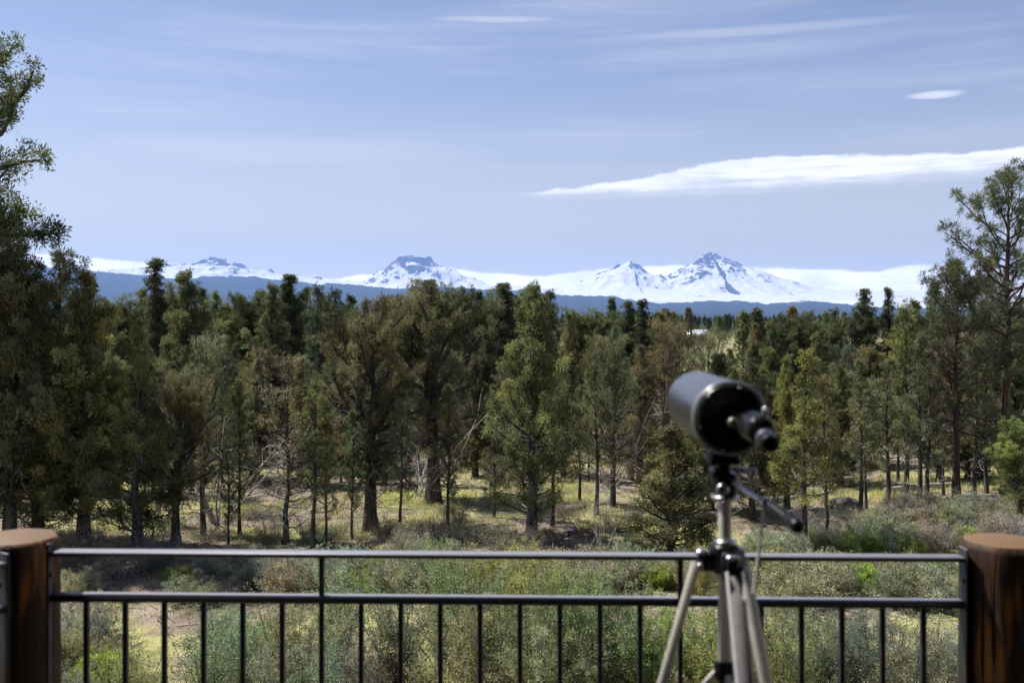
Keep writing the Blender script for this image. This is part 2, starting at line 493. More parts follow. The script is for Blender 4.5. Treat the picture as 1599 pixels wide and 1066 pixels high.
NEAR = [
    # kind, x, base_y, top_y, wide, colour, what it looks like
    ('giant', -62, 853, -50, 1.0, 'green', 'tallest juniper, leaning in over the picture edge'),
    ('bushy3', 8, 862, 352, .85, 'green', 'big dark juniper with a dense crown'),
    ('pine3', 97, 800, 385, 1.0, 'pine', 'thin ragged sapling standing above the junipers'),
    ('bushy1', 128, 850, 425, 1.0, 'olive', 'broad olive juniper with lumpy crown'),
    ('bushy2', 62, 850, 545, 1.4, 'bright', 'low bright green juniper with wide skirt'),
    ('bushy2', 215, 862, 500, .9, 'olive', 'lumpy yellowish juniper'),
    ('column2', 246, 690, 405, 1.45, 'dark', 'pointed dark juniper spire'),
    ('bushy1', 292, 705, 424, 1.15, 'green', 'broad round-topped juniper'),
    ('old2', 275, 851, 585, .8, 'brown', 'thick old trunk wrapped in grey dead branches'),
    ('sparse2', 318, 832, 520, .8, 'grey', 'half-bare grey juniper with tangled twigs'),
    ('slim3', 357, 857, 690, .9, 'green', 'short young juniper on a thin dark stem'),
    ('slim1', 374, 832, 590, .9, 'grey', 'slender grey juniper'),
    ('sparse1', 446, 850, 552, 1.15, 'grey', 'pale grey sparse juniper with leaning stem'),
    ('slim2', 488, 858, 588, 1.0, 'olive', 'slender juniper with bare lower stem'),
    ('slim1', 508, 859, 640, .95, 'olive', 'smaller slender juniper beside the leaning pair'),
    ('slim3', 551, 836, 640, .9, 'green', 'thin leaning young juniper'),
    ('old1', 578, 820, 462, .82, 'brown', 'massive twin-trunked old juniper with dead limbs'),
    ('slim2', 625, 835, 600, .8, 'grey', 'thin straight young juniper'),
    ('old2', 676, 781, 440, .92, 'green', 'old thick-trunked juniper behind the twin trunk'),
    ('slim3', 701, 826, 600, .9, 'brown', 'thin curved brownish juniper'),
    ('slim1', 771, 811, 600, .9, 'green', 'slender juniper with straight bare trunk'),
    ('bushy1', 830, 842, 446, .92, 'olive', 'large light olive juniper on a bare trunk'),
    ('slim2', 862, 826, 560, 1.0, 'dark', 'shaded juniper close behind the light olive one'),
    ('slim3', 905, 790, 600, 1.0, 'grey', 'small greyish juniper'),
    ('slim2', 931, 811, 560, 1.0, 'green', 'slender juniper on the grassy rise'),
    ('sparse2', 957, 798, 520, .9, 'brown', 'branching juniper with mossy yellow limbs'),
    ('young1', 1047, 893, 664, 1.5, 'green', 'full bushy young juniper, leafy to the ground'),
    ('sparse2', 1040, 765, 498, .9, 'rust', 'reddish half-dead juniper left of the telescope'),
    ('bushy2', 1000, 770, 540, .9, 'olive', 'olive juniper behind the yellow-green young one'),
    ('bushy3', 1112, 800, 590, .9, 'green', 'green juniper hidden behind the telescope'),
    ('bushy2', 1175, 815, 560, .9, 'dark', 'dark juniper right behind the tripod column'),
    ('slim1', 1257, 856, 545, 1.15, 'yellow', 'yellowish twin-stem juniper right of the tripod'),
    ('slim2', 1291, 850, 580, 1.0, 'olive', 'juniper with dark shaded lower crown'),
    ('bushy2', 1228, 800, 560, .8, 'bright', 'bright green juniper between the pan handle and the spire'),
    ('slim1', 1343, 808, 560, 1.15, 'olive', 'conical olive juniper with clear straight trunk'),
    ('slim2', 1353, 800, 600, .9, 'grey', 'greyish juniper close behind the conical one'),
    ('slim3', 1385, 791, 560, 1.25, 'olive', 'tall narrow juniper with clear trunk'),
    ('slim2', 1414, 775, 470, .9, 'yellow', 'tall yellowish juniper with thin stem'),
    ('slim1', 1436, 787, 520, 1.1, 'green', 'juniper with a straight dark trunk'),
    ('slim2', 1448, 783, 540, 1.1, 'grey', 'thick-trunked juniper of the close pair'),
    ('pine2', 1494, 778, 398, .92, 'pine', 'dark-trunked pine with wide airy crown'),
    ('slim3', 1474, 769, 600, 1.0, 'olive', 'small juniper beside the pine trunk'),
    ('slim2', 1521, 769, 560, 1.0, 'brown', 'brownish juniper behind the pine'),
    ('slim1', 1541, 767, 540, 1.1, 'grey', 'grey juniper behind the tall pine'),
    ('pine1', 1573, 772, 250, 1.0, 'pine', 'tall ponderosa pine with open crown'),
    ('sparse2', 1108, 745, 512, .8, 'olive', 'bare-limbed olive juniper standing before the green field'),
    ('young2', 1592, 805, 652, 1.0, 'yellow', 'low yellow-green juniper bush'),
    ('column1', 1350, 655, 452, 1.25, 'dark', 'dense dark column-shaped juniper'),
    ('column2', 1385, 655, 450, 1.2, 'dark', 'dense dark pointed juniper'),
    ('pine3', 1302, 650, 481, 1.2, 'bluegreen', 'dark blue-green small pine'),
]
for a in NEAR:
    k = a[0]
    if k.startswith('pine'):
        place_tree(*a, name='pine_tree', cat='pine', group='pines of the near grove')
    else:
        place_tree(*a)

# second and third rows of the grove, each tree on its own
MID = [
    ('bushy1', 20, 700, 430, 'green'), ('bushy2', 165, 690, 470, 'olive'), ('bushy3', 200, 670, 478, 'dark'), ('slim1', 335, 680, 455, 'green'),
    ('bushy3', 385, 668, 460, 'dark'), ('bushy1', 425, 690, 445, 'green'), ('column1', 455, 676, 430, 'dark'), ('pine3', 497, 680, 444, 'bluegreen'),
    ('pine3', 525, 664, 450, 'bluegreen'), ('sparse2', 612, 700, 466, 'rust'), ('bushy2', 570, 668, 470, 'brown'), ('bushy1', 640, 668, 468, 'brown'),
    ('column1', 668, 680, 438, 'dark'), ('bushy3', 722, 700, 446, 'green'), ('bushy1', 745, 668, 456, 'dark'), ('column1', 783, 690, 443, 'dark'),
    ('bushy3', 812, 680, 450, 'green'), ('bushy2', 850, 690, 462, 'green'), ('pine3', 859, 655, 452, 'pine'), ('bushy2', 888, 700, 490, 'olive'),
    ('sparse2', 925, 690, 520, 'brown'), ('bushy3', 905, 655, 485, 'green'), ('column1', 978, 660, 472, 'dark'), ('bushy2', 960, 690, 510, 'grey'),
    ('column2', 1003, 665, 468, 'dark'), ('bushy1', 1030, 660, 488, 'olive'), ('sparse2', 1060, 700, 500, 'brown'), ('bushy2', 1140, 680, 545, 'olive'),
    ('bushy1', 1205, 690, 500, 'green'), ('bushy3', 1240, 660, 488, 'dark'), ('bushy2', 1180, 655, 505, 'olive'), ('bushy1', 1275, 690, 520, 'olive'),
    ('sparse2', 1320, 700, 535, 'bluegreen'), ('bushy2', 1330, 655, 500, 'bluegreen'), ('bushy1', 1425, 690, 470, 'olive'), ('bushy2', 1460, 670, 440, 'green'),
    ('pine2', 1545, 700, 400, 'pine'), ('bushy3', 1590, 690, 470, 'dark'), ('sparse2', 1500, 690, 520, 'brown'), ('bushy2', 45, 730, 500, 'olive'),
    ('sparse2', 340, 712, 520, 'grey'), ('bushy1', 150, 735, 540, 'dark'), ('sparse1', 480, 705, 520, 'grey'), ('sparse2', 530, 712, 530, 'grey'),
    ('bushy3', 420, 725, 545, 'brown'), ('sparse2', 700, 712, 540, 'grey'), ('bushy3', 640, 725, 560, 'brown'), ('bushy1', 885, 725, 560, 'brown'),
    ('bushy2', 760, 712, 520, 'dark'), ('bushy3', 1150, 728, 600, 'dark'), ('bushy1', 1245, 730, 590, 'green'), ('sparse2', 1480, 722, 560, 'grey'),
    ('bushy2', 1400, 710, 560, 'brown'), ('slim2', 1555, 722, 560, 'grey'), ('sparse2', 1000, 730, 580, 'brown'), ('sparse2', 250, 730, 560, 'brown'),
    ('slim1', 345, 752, 545, 'green'), ('bushy2', 402, 748, 560, 'grey'), ('bushy1', 470, 750, 560, 'olive'), ('slim2', 532, 755, 575, 'brown'), ('bushy2', 602, 752, 585, 'brown'), ('slim3', 652, 756, 570, 'green'),
    ('bushy1', 742, 748, 555, 'green'), ('slim2', 788, 752, 560, 'grey'), ('bushy2', 880, 752, 570, 'green'), ('slim1', 918, 758, 580, 'olive'), ('bushy1', 985, 755, 575, 'green'), ('bushy2', 1190, 750, 585, 'green'),
    ('slim1', 1232, 748, 575, 'olive'), ('bushy2', 1312, 752, 570, 'green'), ('slim3', 1402, 745, 550, 'green'), ('bushy1', 1466, 745, 540, 'brown'), ('bushy2', 1530, 745, 520, 'grey'), ('bushy1', 1585, 748, 500, 'green'),
    ('bushy2', 95, 765, 560, 'green'), ('bushy1', 182, 768, 560, 'olive'), ('bushy2', 240, 770, 590, 'grey'), ('sparse2', 300, 768, 570, 'brown'), ('bushy1', 30, 790, 590, 'green'),
    ('bushy3', 178, 672, 462, 'green'), ('bushy1', 222, 660, 452, 'olive'), ('bushy3', 268, 665, 446, 'green'), ('bushy2', 315, 655, 452, 'dark'), ('bushy3', 350, 660, 462, 'olive'), ('bushy1', 405, 655, 456, 'green'),
    ('bushy3', 440, 662, 452, 'olive'), ('bushy2', 478, 655, 450, 'dark'), ('bushy3', 512, 660, 458, 'green'), ('bushy1', 545, 652, 462, 'dark'), ('bushy3', 600, 655, 468, 'brown'), ('bushy3', 700, 655, 455, 'dark'),
    ('bushy3', 760, 655, 455, 'green'), ('bushy3', 835, 655, 462, 'dark'), ('bushy1', 130, 668, 455, 'dark'), ('bushy3', 940, 655, 484, 'green'), ('bushy3', 1300, 650, 498, 'green'), ('bushy3', 1250, 652, 502, 'olive'),
]
WORD = dict(olive='olive', bright='bright green', dark='dark', green='mid green', grey='greyish', brown='brownish', rust='reddish', pine='dull green', bluegreen='blue-green', yellow='yellowish')
SHAPE = dict(bushy='round-crowned', column='spire-topped', pine='airy', sparse='thin half-bare', slim='narrow', old='old', young='young')
for kd, x, b, t, c in MID:
    fam = kd.rstrip('0123456789'); isp = fam == 'pine'
    place_tree(kd, x, b, t, rnd.uniform(.8, 1.05) * (1.5 if fam == 'column' else 1.1 if b < 680 else 1), c, '%s %s %s in back rows' % (WORD[c], SHAPE[fam], 'pine' if isp else 'juniper'),
               name='pine_tree' if isp else 'juniper_tree', cat='pine' if isp else 'juniper', group='trees in the back rows of the grove')


# young junipers between the trunks
i = 0
UX = [15, 70, 140, 190, 235, 300, 330, 395, 420, 470, 500, 535, 600, 650, 690, 730, 755, 800, 845, 880, 990, 1010, 1080, 1125, 1150, 1200, 1235, 1275, 1310, 1330, 1365, 1400, 1460, 1515, 1560, 1580]
for px in UX:
    b = rnd.choice((712, 722, 735, 745, 690)); d = H * F / (b - HY)
    kd = rnd.choice(('young1', 'young2', 'young1', 'sparse1', 'bushy2')); c = rnd.choice(('olive', 'green', 'dark', 'brown', 'grey', 'dark', 'green'))
    hh = rnd.uniform(2.4, 4.4)
    place_tree(kd, px + rnd.uniform(-12, 12), b, HY - (hh - H) * F / d, rnd.uniform(1.0, 1.3), c, '%s low %s among farther trunks' % (WORD[c], {'young1': 'pointed young juniper', 'young2': 'rounded young juniper', 'sparse1': 'half-bare juniper', 'bushy2': 'bushy juniper'}[kd]), group='low junipers between the trunks')


# far conifers: a low-detail crown of drooping sprays, a few pixels wide
def far_conifer(seed, h=9.0, w=1.5, n=420):
    rng = np.random.default_rng(seed); g = G()
    tube(g, [(0, 0, -.2), (0, 0, h * .5), (0, 0, h)], [.14, .09, .02], 5, True, .15)
    t = rng.uniform(0, 1, n) ** .85
    z = h * (.12 + .88 * t); a = rng.uniform(0, 6.28, n)
    r = w * ((1 - t) ** .8 * .9 + .06) * (.75 + .35 * np.sin(a * 3 + z * 2.1 + seed)) * rng.uniform(.55, 1.05, n)
    C = np.stack([np.cos(a) * r, np.sin(a) * r, z], 1)
    D = np.stack([np.cos(a), np.sin(a), np.full(n, .3)], 1)
    leaves(g, rng, C, np.full(n, .18), D, rng.uniform(.2, .8, n), 4, .42, .11, .9, .1)
    return g.mesh('far_conifer', M_JUN)


FAR = [far_conifer(s, 9, w) for s, w in ((1, 1.3), (2, 1.7), (3, 1.5), (4, 2.1), (5, 1.9))]


def in_gap(x, d):
    """the open strip of field and the shed seen above the telescope"""
    px = CX + x / d * F
    return (1066 < px < 1104 and d < 215) or (1062 < px < 1130 and d < 140)


def far_tree(px, d, h, k, label, group, shade):
    X = (px - CX) / F * d
    o = obj('conifer', FAR[k], None, tuple(v * rnd.uniform(.8, 1.15) * shade for v in COLR[('green', 'dark', 'pine', 'olive')[rnd.randrange(4)]]))
    o.location = (X, d, float(gz(X, d)) - .1); s = h / 9.0
    o.scale = (s * rnd.uniform(.85, 1.3), s * rnd.uniform(.85, 1.3), s); o.rotation_euler = (0, 0, rnd.uniform(0, 6.28))
    tag(o, label, 'conifer', group)


far_tree(1075, 150, H + 17 / F * 150, 1, 'lone cone-shaped conifer rising clear of the far treeline below the sharp snowy peak', 'far conifers', .9)
far_tree(1079, 186, 2.9, 3, 'low dark conifer hiding the left half of the pale-roofed shed', 'far conifers', .9)
far_tree(1097, 180, 2.6, 4, 'low dark conifer in front of the right end of the pale-roofed shed', 'far conifers', .9)
far_tree(955, 170, H + 31 / F * 170, 0, 'pointed far conifer against the blue foothill, left of the spire-topped pair', 'far conifers', .8)
n = 0
while n < 190:
    px = rnd.uniform(-60, 1660); d = 72 * math.exp(rnd.uniform(0, 1.75))
    X = (px - CX) / F * d
    if in_gap(X, d): continue
    far_tree(px, d, rnd.uniform(4.4, 6.3) + d * .002, rnd.randrange(5), 'small conifer in the far treeline between the grove and the blue foothills', 'far treeline conifers', 1.0)
    n += 1

# far-off wood to the foot of the hills: one mass
rng = np.random.default_rng(77)
g = G()
N = 2600
d = 420 * np.exp(rng.uniform(0, 2.2, N)); px = rng.uniform(-150, 1750, N)
X = (px - CX) / F * d; hh = rng.uniform(4.5, 8, N) + d * .0012
V = []; FA = []; TT = []
for lv in range(3):
    z0 = hh * (.05 + .27 * lv); z1 = hh * (.5 + .25 * lv); r = hh * (.24 - .06 * lv)
    ring = [np.stack([X + np.cos(q * 1.2566 + lv) * r * rng.uniform(.6, 1.2, N), d + np.sin(q * 1.2566 + lv) * r, z0], 1) for q in range(5)]
    top = np.stack([X + rng.normal(0, .3, N), d, z1], 1)
    for q in range(5):
        V.append(np.stack([ring[q], ring[(q + 1) % 5], top], 1)); TT.append(rng.uniform(.1, .9, N))
g.add(np.concatenate(V).reshape(-1, 3), np.arange(N * 45).reshape(-1, 3), np.concatenate(TT))
o = obj('far_forest', g.mesh('far_forest', M_JUN), None, (.05, .062, .036))
tag(o, 'dark conifer forest stretching across the plain to the foot of the blue hills', 'forest', None, 'stuff')


# ------------------------------------------------------------------ shrubs
def make_shrub(seed, r=.6, h=.8, stems=46, tips=6, nl=24, ll=.05, lw=.010, pr=.08, spread=1.0, up=.3, bare=.35, thick=.007, arch=.2):
    rng = np.random.default_rng(seed); sg, lg = G(), G()
    C, RD, D, T = [], [], [], []
    for i in range(stems):
        a = rng.uniform(0, 6.28); q = math.sqrt(rng.uniform(0, 1)) * spread
        e = math.pi / 2 - q * 1.05
        L = h * (1 - .25 * q) * rng.uniform(.75, 1.12) if q < .6 else math.hypot(r, h * .6) * rng.uniform(.75, 1.05)
        P = bend_path(rng, (math.cos(a) * .06, math.sin(a) * .06, -.05), (math.cos(a) * math.cos(e) * r / h * 1.4, math.sin(a) * math.cos(e) * r / h * 1.4, math.sin(e)), L, 6, arch, .1)
        tube(sg, P, np.linspace(thick, thick * .35, 7), 4, False, rng.uniform(.2, .8))
        tn = np.clip(rng.normal(.5, .18), 0, 1)
        for k in range(tips):
            s = bare + (1 - bare) * (k + rng.uniform(0, 1)) / tips; j = s * 6; j0 = min(5, int(j)); p = P[j0] + (P[j0 + 1] - P[j0]) * (j - j0)
            dd = unit(P[j0 + 1] - P[j0] + rng.normal(0, .5, 3)); tl = rng.uniform(.05, .22) * (h + r) * .6
            tube(sg, [p, p + dd * tl], [thick * .4, thick * .25], 3, False, .5)
            for u in (.4, 1.0):
                C.append(p + dd * tl * u); RD.append(pr * rng.uniform(.7, 1.3)); D.append(dd); T.append(np.clip(tn + rng.normal(0, .12), 0, 1))
    leaves(lg, rng, C, RD, D, T, nl, ll, lw, .5, up, .1, .5)
    return dict(stems=sg.mesh('stems', M_STEM, True), leaves=lg.mesh('foliage', M_SHRUB), h=h)


SHRUB = {
    'sage1': make_shrub(1, ll=.045, lw=.008, up=.6), 'sage2': make_shrub(2, .75, .75, 52, ll=.045, lw=.008, up=.6), 'sage3': make_shrub(3, .5, .9, 40, ll=.045, lw=.008, up=.9),
    'rabbit1': make_shrub(4, .45, .6, 70, 5, 16, .10, .008, .06, .9, 1.2, .4), 'rabbit2': make_shrub(5, .55, .55, 80, 5, 16, .09, .008, .06, 1.0, 1.0, .35),
    'willow1': make_shrub(6, .75, 2.0, 28, 13, 23, .040, .0085, .10, .7, .5, .14, .011, .1), 'willow2': make_shrub(7, .95, 1.8, 32, 13, 23, .038, .008, .10, .8, .45, .14, .010, .15),
    'willow3': make_shrub(8, .65, 2.2, 24, 14, 22, .040, .0085, .10, .6, .6, .16, .011, .05),
    'brush1': make_shrub(9, .7, 1.0, 60, 8, 5, .035, .007, .08, .95, .3, .2, .006), 'brush2': make_shrub(10, .9, .8, 60, 8, 4, .035, .007, .08, 1.1, .1, .2, .006),
}
SCOL = dict(sage=(0.340, 0.340, 0.272), sagegreen=(0.295, 0.316, 0.216), rabbit=(.31, .37, .10), willow=(.29, .315, .195), willowy=(.36, .385, .17), brush=(0.248, 0.217, 0.196), lime=(.31, .345, .13), jade=(.235, .27, .19))


def shrub_spot(x, y):
    i = bal_at(x)
    j = i if x > BALX[i] else i - 1
    if y > 940 and 0 <= j < 21:
        q = 'between the %s and %s balusters from the %s'
        w = q % (ORD[j], ORD[j + 1], 'left') if j <= 10 else q % (ORD[20 - j], ORD[21 - j], 'right')
        return 'seen ' + w
    if y > 862 and 82 < x < 1500:
        return 'between the two rails over the %s baluster from the %s' % ((ORD[i], 'left') if i <= 10 else (ORD[21 - i], 'right'))
    return spot(x)


SDESC = dict(sage='grey-green sagebrush', rabbit='yellow-green rabbitbrush', willow='tall willowy bush', brush='twiggy grey brush')


def place_shrub(kind, x, base, s, col, wide=1.0, desc=None, name=None, up=0):
    pr = SHRUB[kind]; fam = kind.rstrip('0123456789')
    d = H * F / (base - HY); X = (x - CX) / F * d
    nm = dict(sage='sagebrush', rabbit='rabbitbrush', willow='willow_bush', brush='dry_brush')[fam]
    t = empty(nm, (X, d, float(gz(X, d)) - .02), rnd.uniform(0, 6.28)); t.scale = (s * wide, s * wide, s)
    midy = base - pr['h'] * s * .5 * F / d
    size = 'small ' if pr['h'] * s < .45 else ('large ' if pr['h'] * s > 1.0 and fam != 'willow' else '')
    lab = size + (desc or SDESC[fam]) + ' ' + shrub_spot(x, midy)
    for ex in ('', ', lower one', ', upper one', ', the third one', ', the fourth one', ', the fifth one'):
        if (lab + ex) not in LABELS: break
    lab += ex; LABELS[lab] = 1
    tag(t, lab, 'bush' if fam in ('willow', 'brush') else 'shrub', {'sage': 'sagebrush on the open ground', 'rabbit': 'rabbitbrush on the open ground', 'willow': 'tall bushes below the railing', 'brush': 'dry brush under the trees'}[fam])
    obj('stems', pr['stems'], t)
    c = SCOL[col]; obj('foliage', pr['leaves'], t, [v * rnd.uniform(.88, 1.12) for v in c])
    return t


SH = [
    # bright rabbitbrush
    ('rabbit1', 585, 922, 1.0, 'rabbit'), ('rabbit2', 612, 912, .8, 'rabbit'), ('rabbit2', 578, 936, .8, 'lime'), ('rabbit1', 770, 925, .9, 'rabbit'),
    ('rabbit2', 735, 895, .7, 'rabbit'), ('rabbit1', 1345, 925, 1.05, 'rabbit'), ('rabbit2', 1375, 910, .9, 'sagegreen'), ('rabbit1', 1420, 862, .8, 'rabbit'),
    ('rabbit2', 1345, 855, 1.0, 'rabbit'), ('rabbit1', 1505, 850, .9, 'lime'), ('rabbit2', 1205, 905, .9, 'rabbit'), ('rabbit1', 1030, 925, .8, 'rabbit'),
    ('rabbit2', 1465, 885, .7, 'sagegreen'), ('rabbit1', 160, 1055, .9, 'rabbit'), ('rabbit2', 395, 1010, .8, 'lime'), ('rabbit1', 280, 912, .6, 'lime'),
    ('rabbit2', 965, 920, .9, 'sagegreen'), ('rabbit1', 1320, 880, .7, 'sagegreen'), ('rabbit1', 855, 848, .55, 'lime'), ('rabbit2', 1560, 830, .8, 'sagegreen'),
    # sagebrush
    ('sage1', 405, 915, 1.1, 'sage'), ('sage2', 350, 900, .9, 'sage'), ('sage3', 450, 935, 1.1, 'sage'), ('sage2', 510, 925, 1.2, 'sage'), ('sage1', 545, 915, 1.1, 'sage'),
    ('sage2', 660, 935, 1.3, 'sage'), ('sage1', 700, 910, 1.1, 'sagegreen'), ('sage3', 640, 900, 1.0, 'sage'), ('sage2', 880, 940, 1.2, 'sage'), ('sage1', 820, 925, 1.1, 'sagegreen'),
    ('sage2', 930, 930, 1.3, 'sage'), ('sage3', 985, 920, 1.0, 'sage'), ('sage1', 1080, 925, 1.1, 'sage'), ('sage2', 1250, 945, 1.4, 'sage'), ('sage1', 1290, 920, 1.1, 'sage'),
    ('sage2', 1440, 935, 1.3, 'sage'), ('sage3', 1400, 945, 1.0, 'sagegreen'), ('sage1', 1480, 945, .9, 'sage'), ('sage2', 1390, 850, 1.2, 'sage'), ('sage1', 1455, 855, 1.1, 'sage'),
    ('sage2', 1410, 822, 1.1, 'sage'), ('sage1', 1370, 828, .9, 'sage'), ('sage3', 1490, 830, 1.0, 'sage'), ('sage2', 1530, 815, 1.2, 'sage'), ('sage1', 1570, 845, 1.1, 'sage'),
    ('sage2', 1440, 800, .9, 'sage'), ('sage1', 1215, 870, 1.2, 'sage'), ('sage2', 1310, 850, 1.1, 'sage'), ('sage3', 1190, 880, .9, 'sagegreen'),
    ('sage1', 130, 985, 1.0, 'sage'), ('sage3', 105, 1040, 1.0, 'sagegreen'), ('sage1', 345, 985, .7, 'sage'),
    ('sage2', 300, 935, .8, 'sage'), ('sage1', 120, 925, .8, 'sage'), ('sage1', 365, 957, .35, 'sage'), ('sage2', 455, 965, .35, 'sage'), ('sage3', 425, 975, .3, 'sage'),
    # tall leafy bushes under the railing
    ('willow2', 120, 1140, .6, 'sagegreen'), ('willow1', 205, 1130, .65, 'willow'), ('willow1', 335, 1130, .82, 'willow'), ('willow2', 400, 1150, .75, 'sagegreen'),
    ('sage3', 375, 1060, 1.2, 'sagegreen'), ('willow3', 462, 1100, .75, 'sage'), ('willow3', 525, 1050, .8, 'sage'), ('willow2', 500, 1160, .8, 'jade'), ('brush1', 580, 1090, 1.2, 'brush'), ('willow1', 628, 1080, .85, 'willow'),
    ('willow3', 690, 1060, .95, 'willow'), ('willow2', 715, 1125, .95, 'willow'), ('willow1', 765, 1080, .95, 'willow'), ('willow3', 812, 1050, .92, 'willowy'), ('willow2', 845, 1120, .95, 'willow'),
    ('willow1', 890, 1070, .95, 'willowy'), ('willow3', 935, 1110, .95, 'willow'), ('willow2', 985, 1090, .8, 'willow'), ('willow1', 1030, 1110, .8, 'willowy'),
    ('willow2', 1090, 1075, .8, 'willowy'), ('willow1', 1135, 1125, .85, 'willowy'), ('willow3', 1195, 1090, .75, 'sagegreen'), ('willow1', 1225, 1130, .8, 'willow'), ('willow2', 1280, 1085, .8, 'jade'),
    ('willow1', 1335, 1110, .8, 'jade'), ('willow3', 1380, 1095, .7, 'sagegreen'), ('willow2', 1425, 1130, .8, 'willow'), ('willow1', 1475, 1110, .65, 'sage'),
    ('willow1', 735, 965, .55, 'willowy'), ('willow3', 672, 935, .5, 'willow'), ('willow2', 850, 960, .55, 'willowy'), ('willow3', 1095, 945, .5, 'lime'), ('willow1', 630, 875, .45, 'sage'),
    # grey brush
    ('brush1', 120, 890, 1.3, 'brush'), ('brush2', 200, 900, 1.2, 'brush'), ('brush1', 245, 895, 1.0, 'brush'), ('brush2', 790, 858, 1.0, 'brush'), ('brush1', 680, 850, .9, 'brush'), ('brush2', 1330, 815, .8, 'brush'),
    ('brush2', 915, 838, .9, 'brush'), ('brush2', 960, 832, .9, 'brush'), ('brush2', 160, 1000, .8, 'brush'), ('brush1', 1260, 835, .9, 'brush'), ('brush2', 560, 860, .8, 'brush'),
    ('brush2', 845, 852, .8, 'brush'), ('brush1', 480, 838, .6, 'brush'), ('brush2', 520, 832, .7, 'brush'), ('brush1', 600, 835, .7, 'brush'), ('brush2', 640, 840, .8, 'brush'), ('brush1', 420, 850, .7, 'brush'), ('brush2', 330, 842, .6, 'brush'), ('sage3', 1270, 850, .7, 'sage'),
    ('brush2', 760, 800, .7, 'brush'), ('brush1', 715, 815, .5, 'brush'), ('brush2', 400, 800, .7, 'brush'), ('brush2', 880, 812, .8, 'brush'), ('brush1', 1400, 800, .6, 'brush'), ('brush2', 1330, 835, .7, 'brush'), ('brush1', 780, 760, 1.0, 'brush'), ('sage2', 500, 845, .6, 'sagegreen'), ('sage1', 700, 800, .5, 'sage'), ('brush1', 725, 850, .7, 'brush'), ('brush1', 1300, 940, .8, 'brush'),
]
for a in SH: place_shrub(*a)


# pale bare sapling by the path light
def bare_bush(name, x, base, h, label, n, r0, seed, spread=.35, mat=M_DEAD):
    rg = np.random.default_rng(seed); g2 = G()
    d_ = H * F / (base - HY); X_ = (x - CX) / F * d_
    for i in range(n):
        a = rg.uniform(0, 6.28)
        twig(rg, g2, (rg.normal(0, .08), rg.normal(0, .08), -.03), (math.cos(a) * spread, math.sin(a) * spread, 1), h * rg.uniform(.7, 1.1), r0, 0, .1)
    o_ = obj(name, g2.mesh(name, mat, True)); o_.location = (X_, d_, float(gz(X_, d_)))
    tag(o_, label, 'bush', 'bare bushes on the open ground')


bare_bush('bare_bush', 935, 872, 1.35, 'pale leafless sapling with upright whitish twigs right of the path light', 7, .011, 5)
bare_bush('bare_bush', 560, 1075, .9, 'leafless pale branches sprawling between the seventh and ninth balusters from the left', 8, .012, 6, 1.6)
bare_bush('bare_bush', 960, 1000, .8, 'dead white twigs lying through the bush left of the fifteenth baluster', 5, .012, 7, 2.4)
bare_bush('dead_juniper', 222, 850, 2.0, 'fan of bare grey branches left of the thick old trunk', 9, .02, 8, .8)
bare_bush('dead_juniper', 712, 735, 3.4, 'bleached broken limbs beside the second old juniper', 7, .03, 9, .8)

bare_bush('dead_juniper', 335, 812, 4.6, 'large grey dead tree of curving bare limbs left of the pale sparse juniper', 8, .035, 12, .75)
bare_bush('dead_juniper', 655, 770, 4.4, 'grey dead tree fanning out between the two old thick trunks', 6, .03, 13, .7)
bare_bush('dead_juniper', 955, 765, 3.6, 'dead grey limbs tangled behind the slender juniper on the grassy rise', 6, .028, 14, 1.0)

# ------------------------------------------------------------------ grass and litter (nobody could count them)
rng = np.random.default_rng(5)


def blades(name, N, ylo, yhi, hlo, hhi, wd, color, thr, seed, label, scale=.35):
    d_ = np.sqrt(rng.uniform(ylo ** 2, yhi ** 2, N)); X_ = rng.uniform(-.56, .56, N) * d_
    m = perlin(X_ * scale + seed, d_ * scale * .8 + seed * 2) + .35 * perlin(X_ * 1.7, d_ * 1.7 + seed) > thr
    d_, X_ = d_[m], X_[m]; N = len(d_)
    Z = gz(X_, d_) - .02; a = rng.uniform(0, 6.28, N); hh_ = rng.uniform(hlo, hhi, N)
    lx, ly = rng.normal(0, .35, N) * hh_, rng.normal(0, .35, N) * hh_
    w_ = wd * rng.uniform(.6, 1.4, N)
    b = np.stack([X_, d_, Z], 1); s_ = np.stack([np.cos(a) * w_, np.sin(a) * w_, np.zeros(N)], 1)
    t_ = b + np.stack([lx, ly, hh_], 1)
    g_ = G(); g_.add(np.stack([b - s_, b + s_, t_], 1).reshape(-1, 3), np.arange(N * 3).reshape(-1, 3), np.clip(.5 + .6 * perlin(X_ * .8, d_ * .8) + rng.normal(0, .15, N), 0, 1))
    o_ = obj(name, g_.mesh(name, M_GRASS), None, color)
    tag(o_, label, 'grass', None, 'stuff')


blades('dry_grass', 230000, 20, 55, .08, .26, .009, (.50, .49, .20), .05, 3, 'straw-yellow grass in sunny patches under the trees')
blades('green_grass', 60000, 15, 40, .05, .18, .010, (.20, .225, .085), .05, 9, 'short green grass between the shrubs')
blades('low_growth', 40000, 12, 30, .04, .16, .009, (.26, .26, .18), .16, 21, 'low grey-green growth covering the open ground', .6)
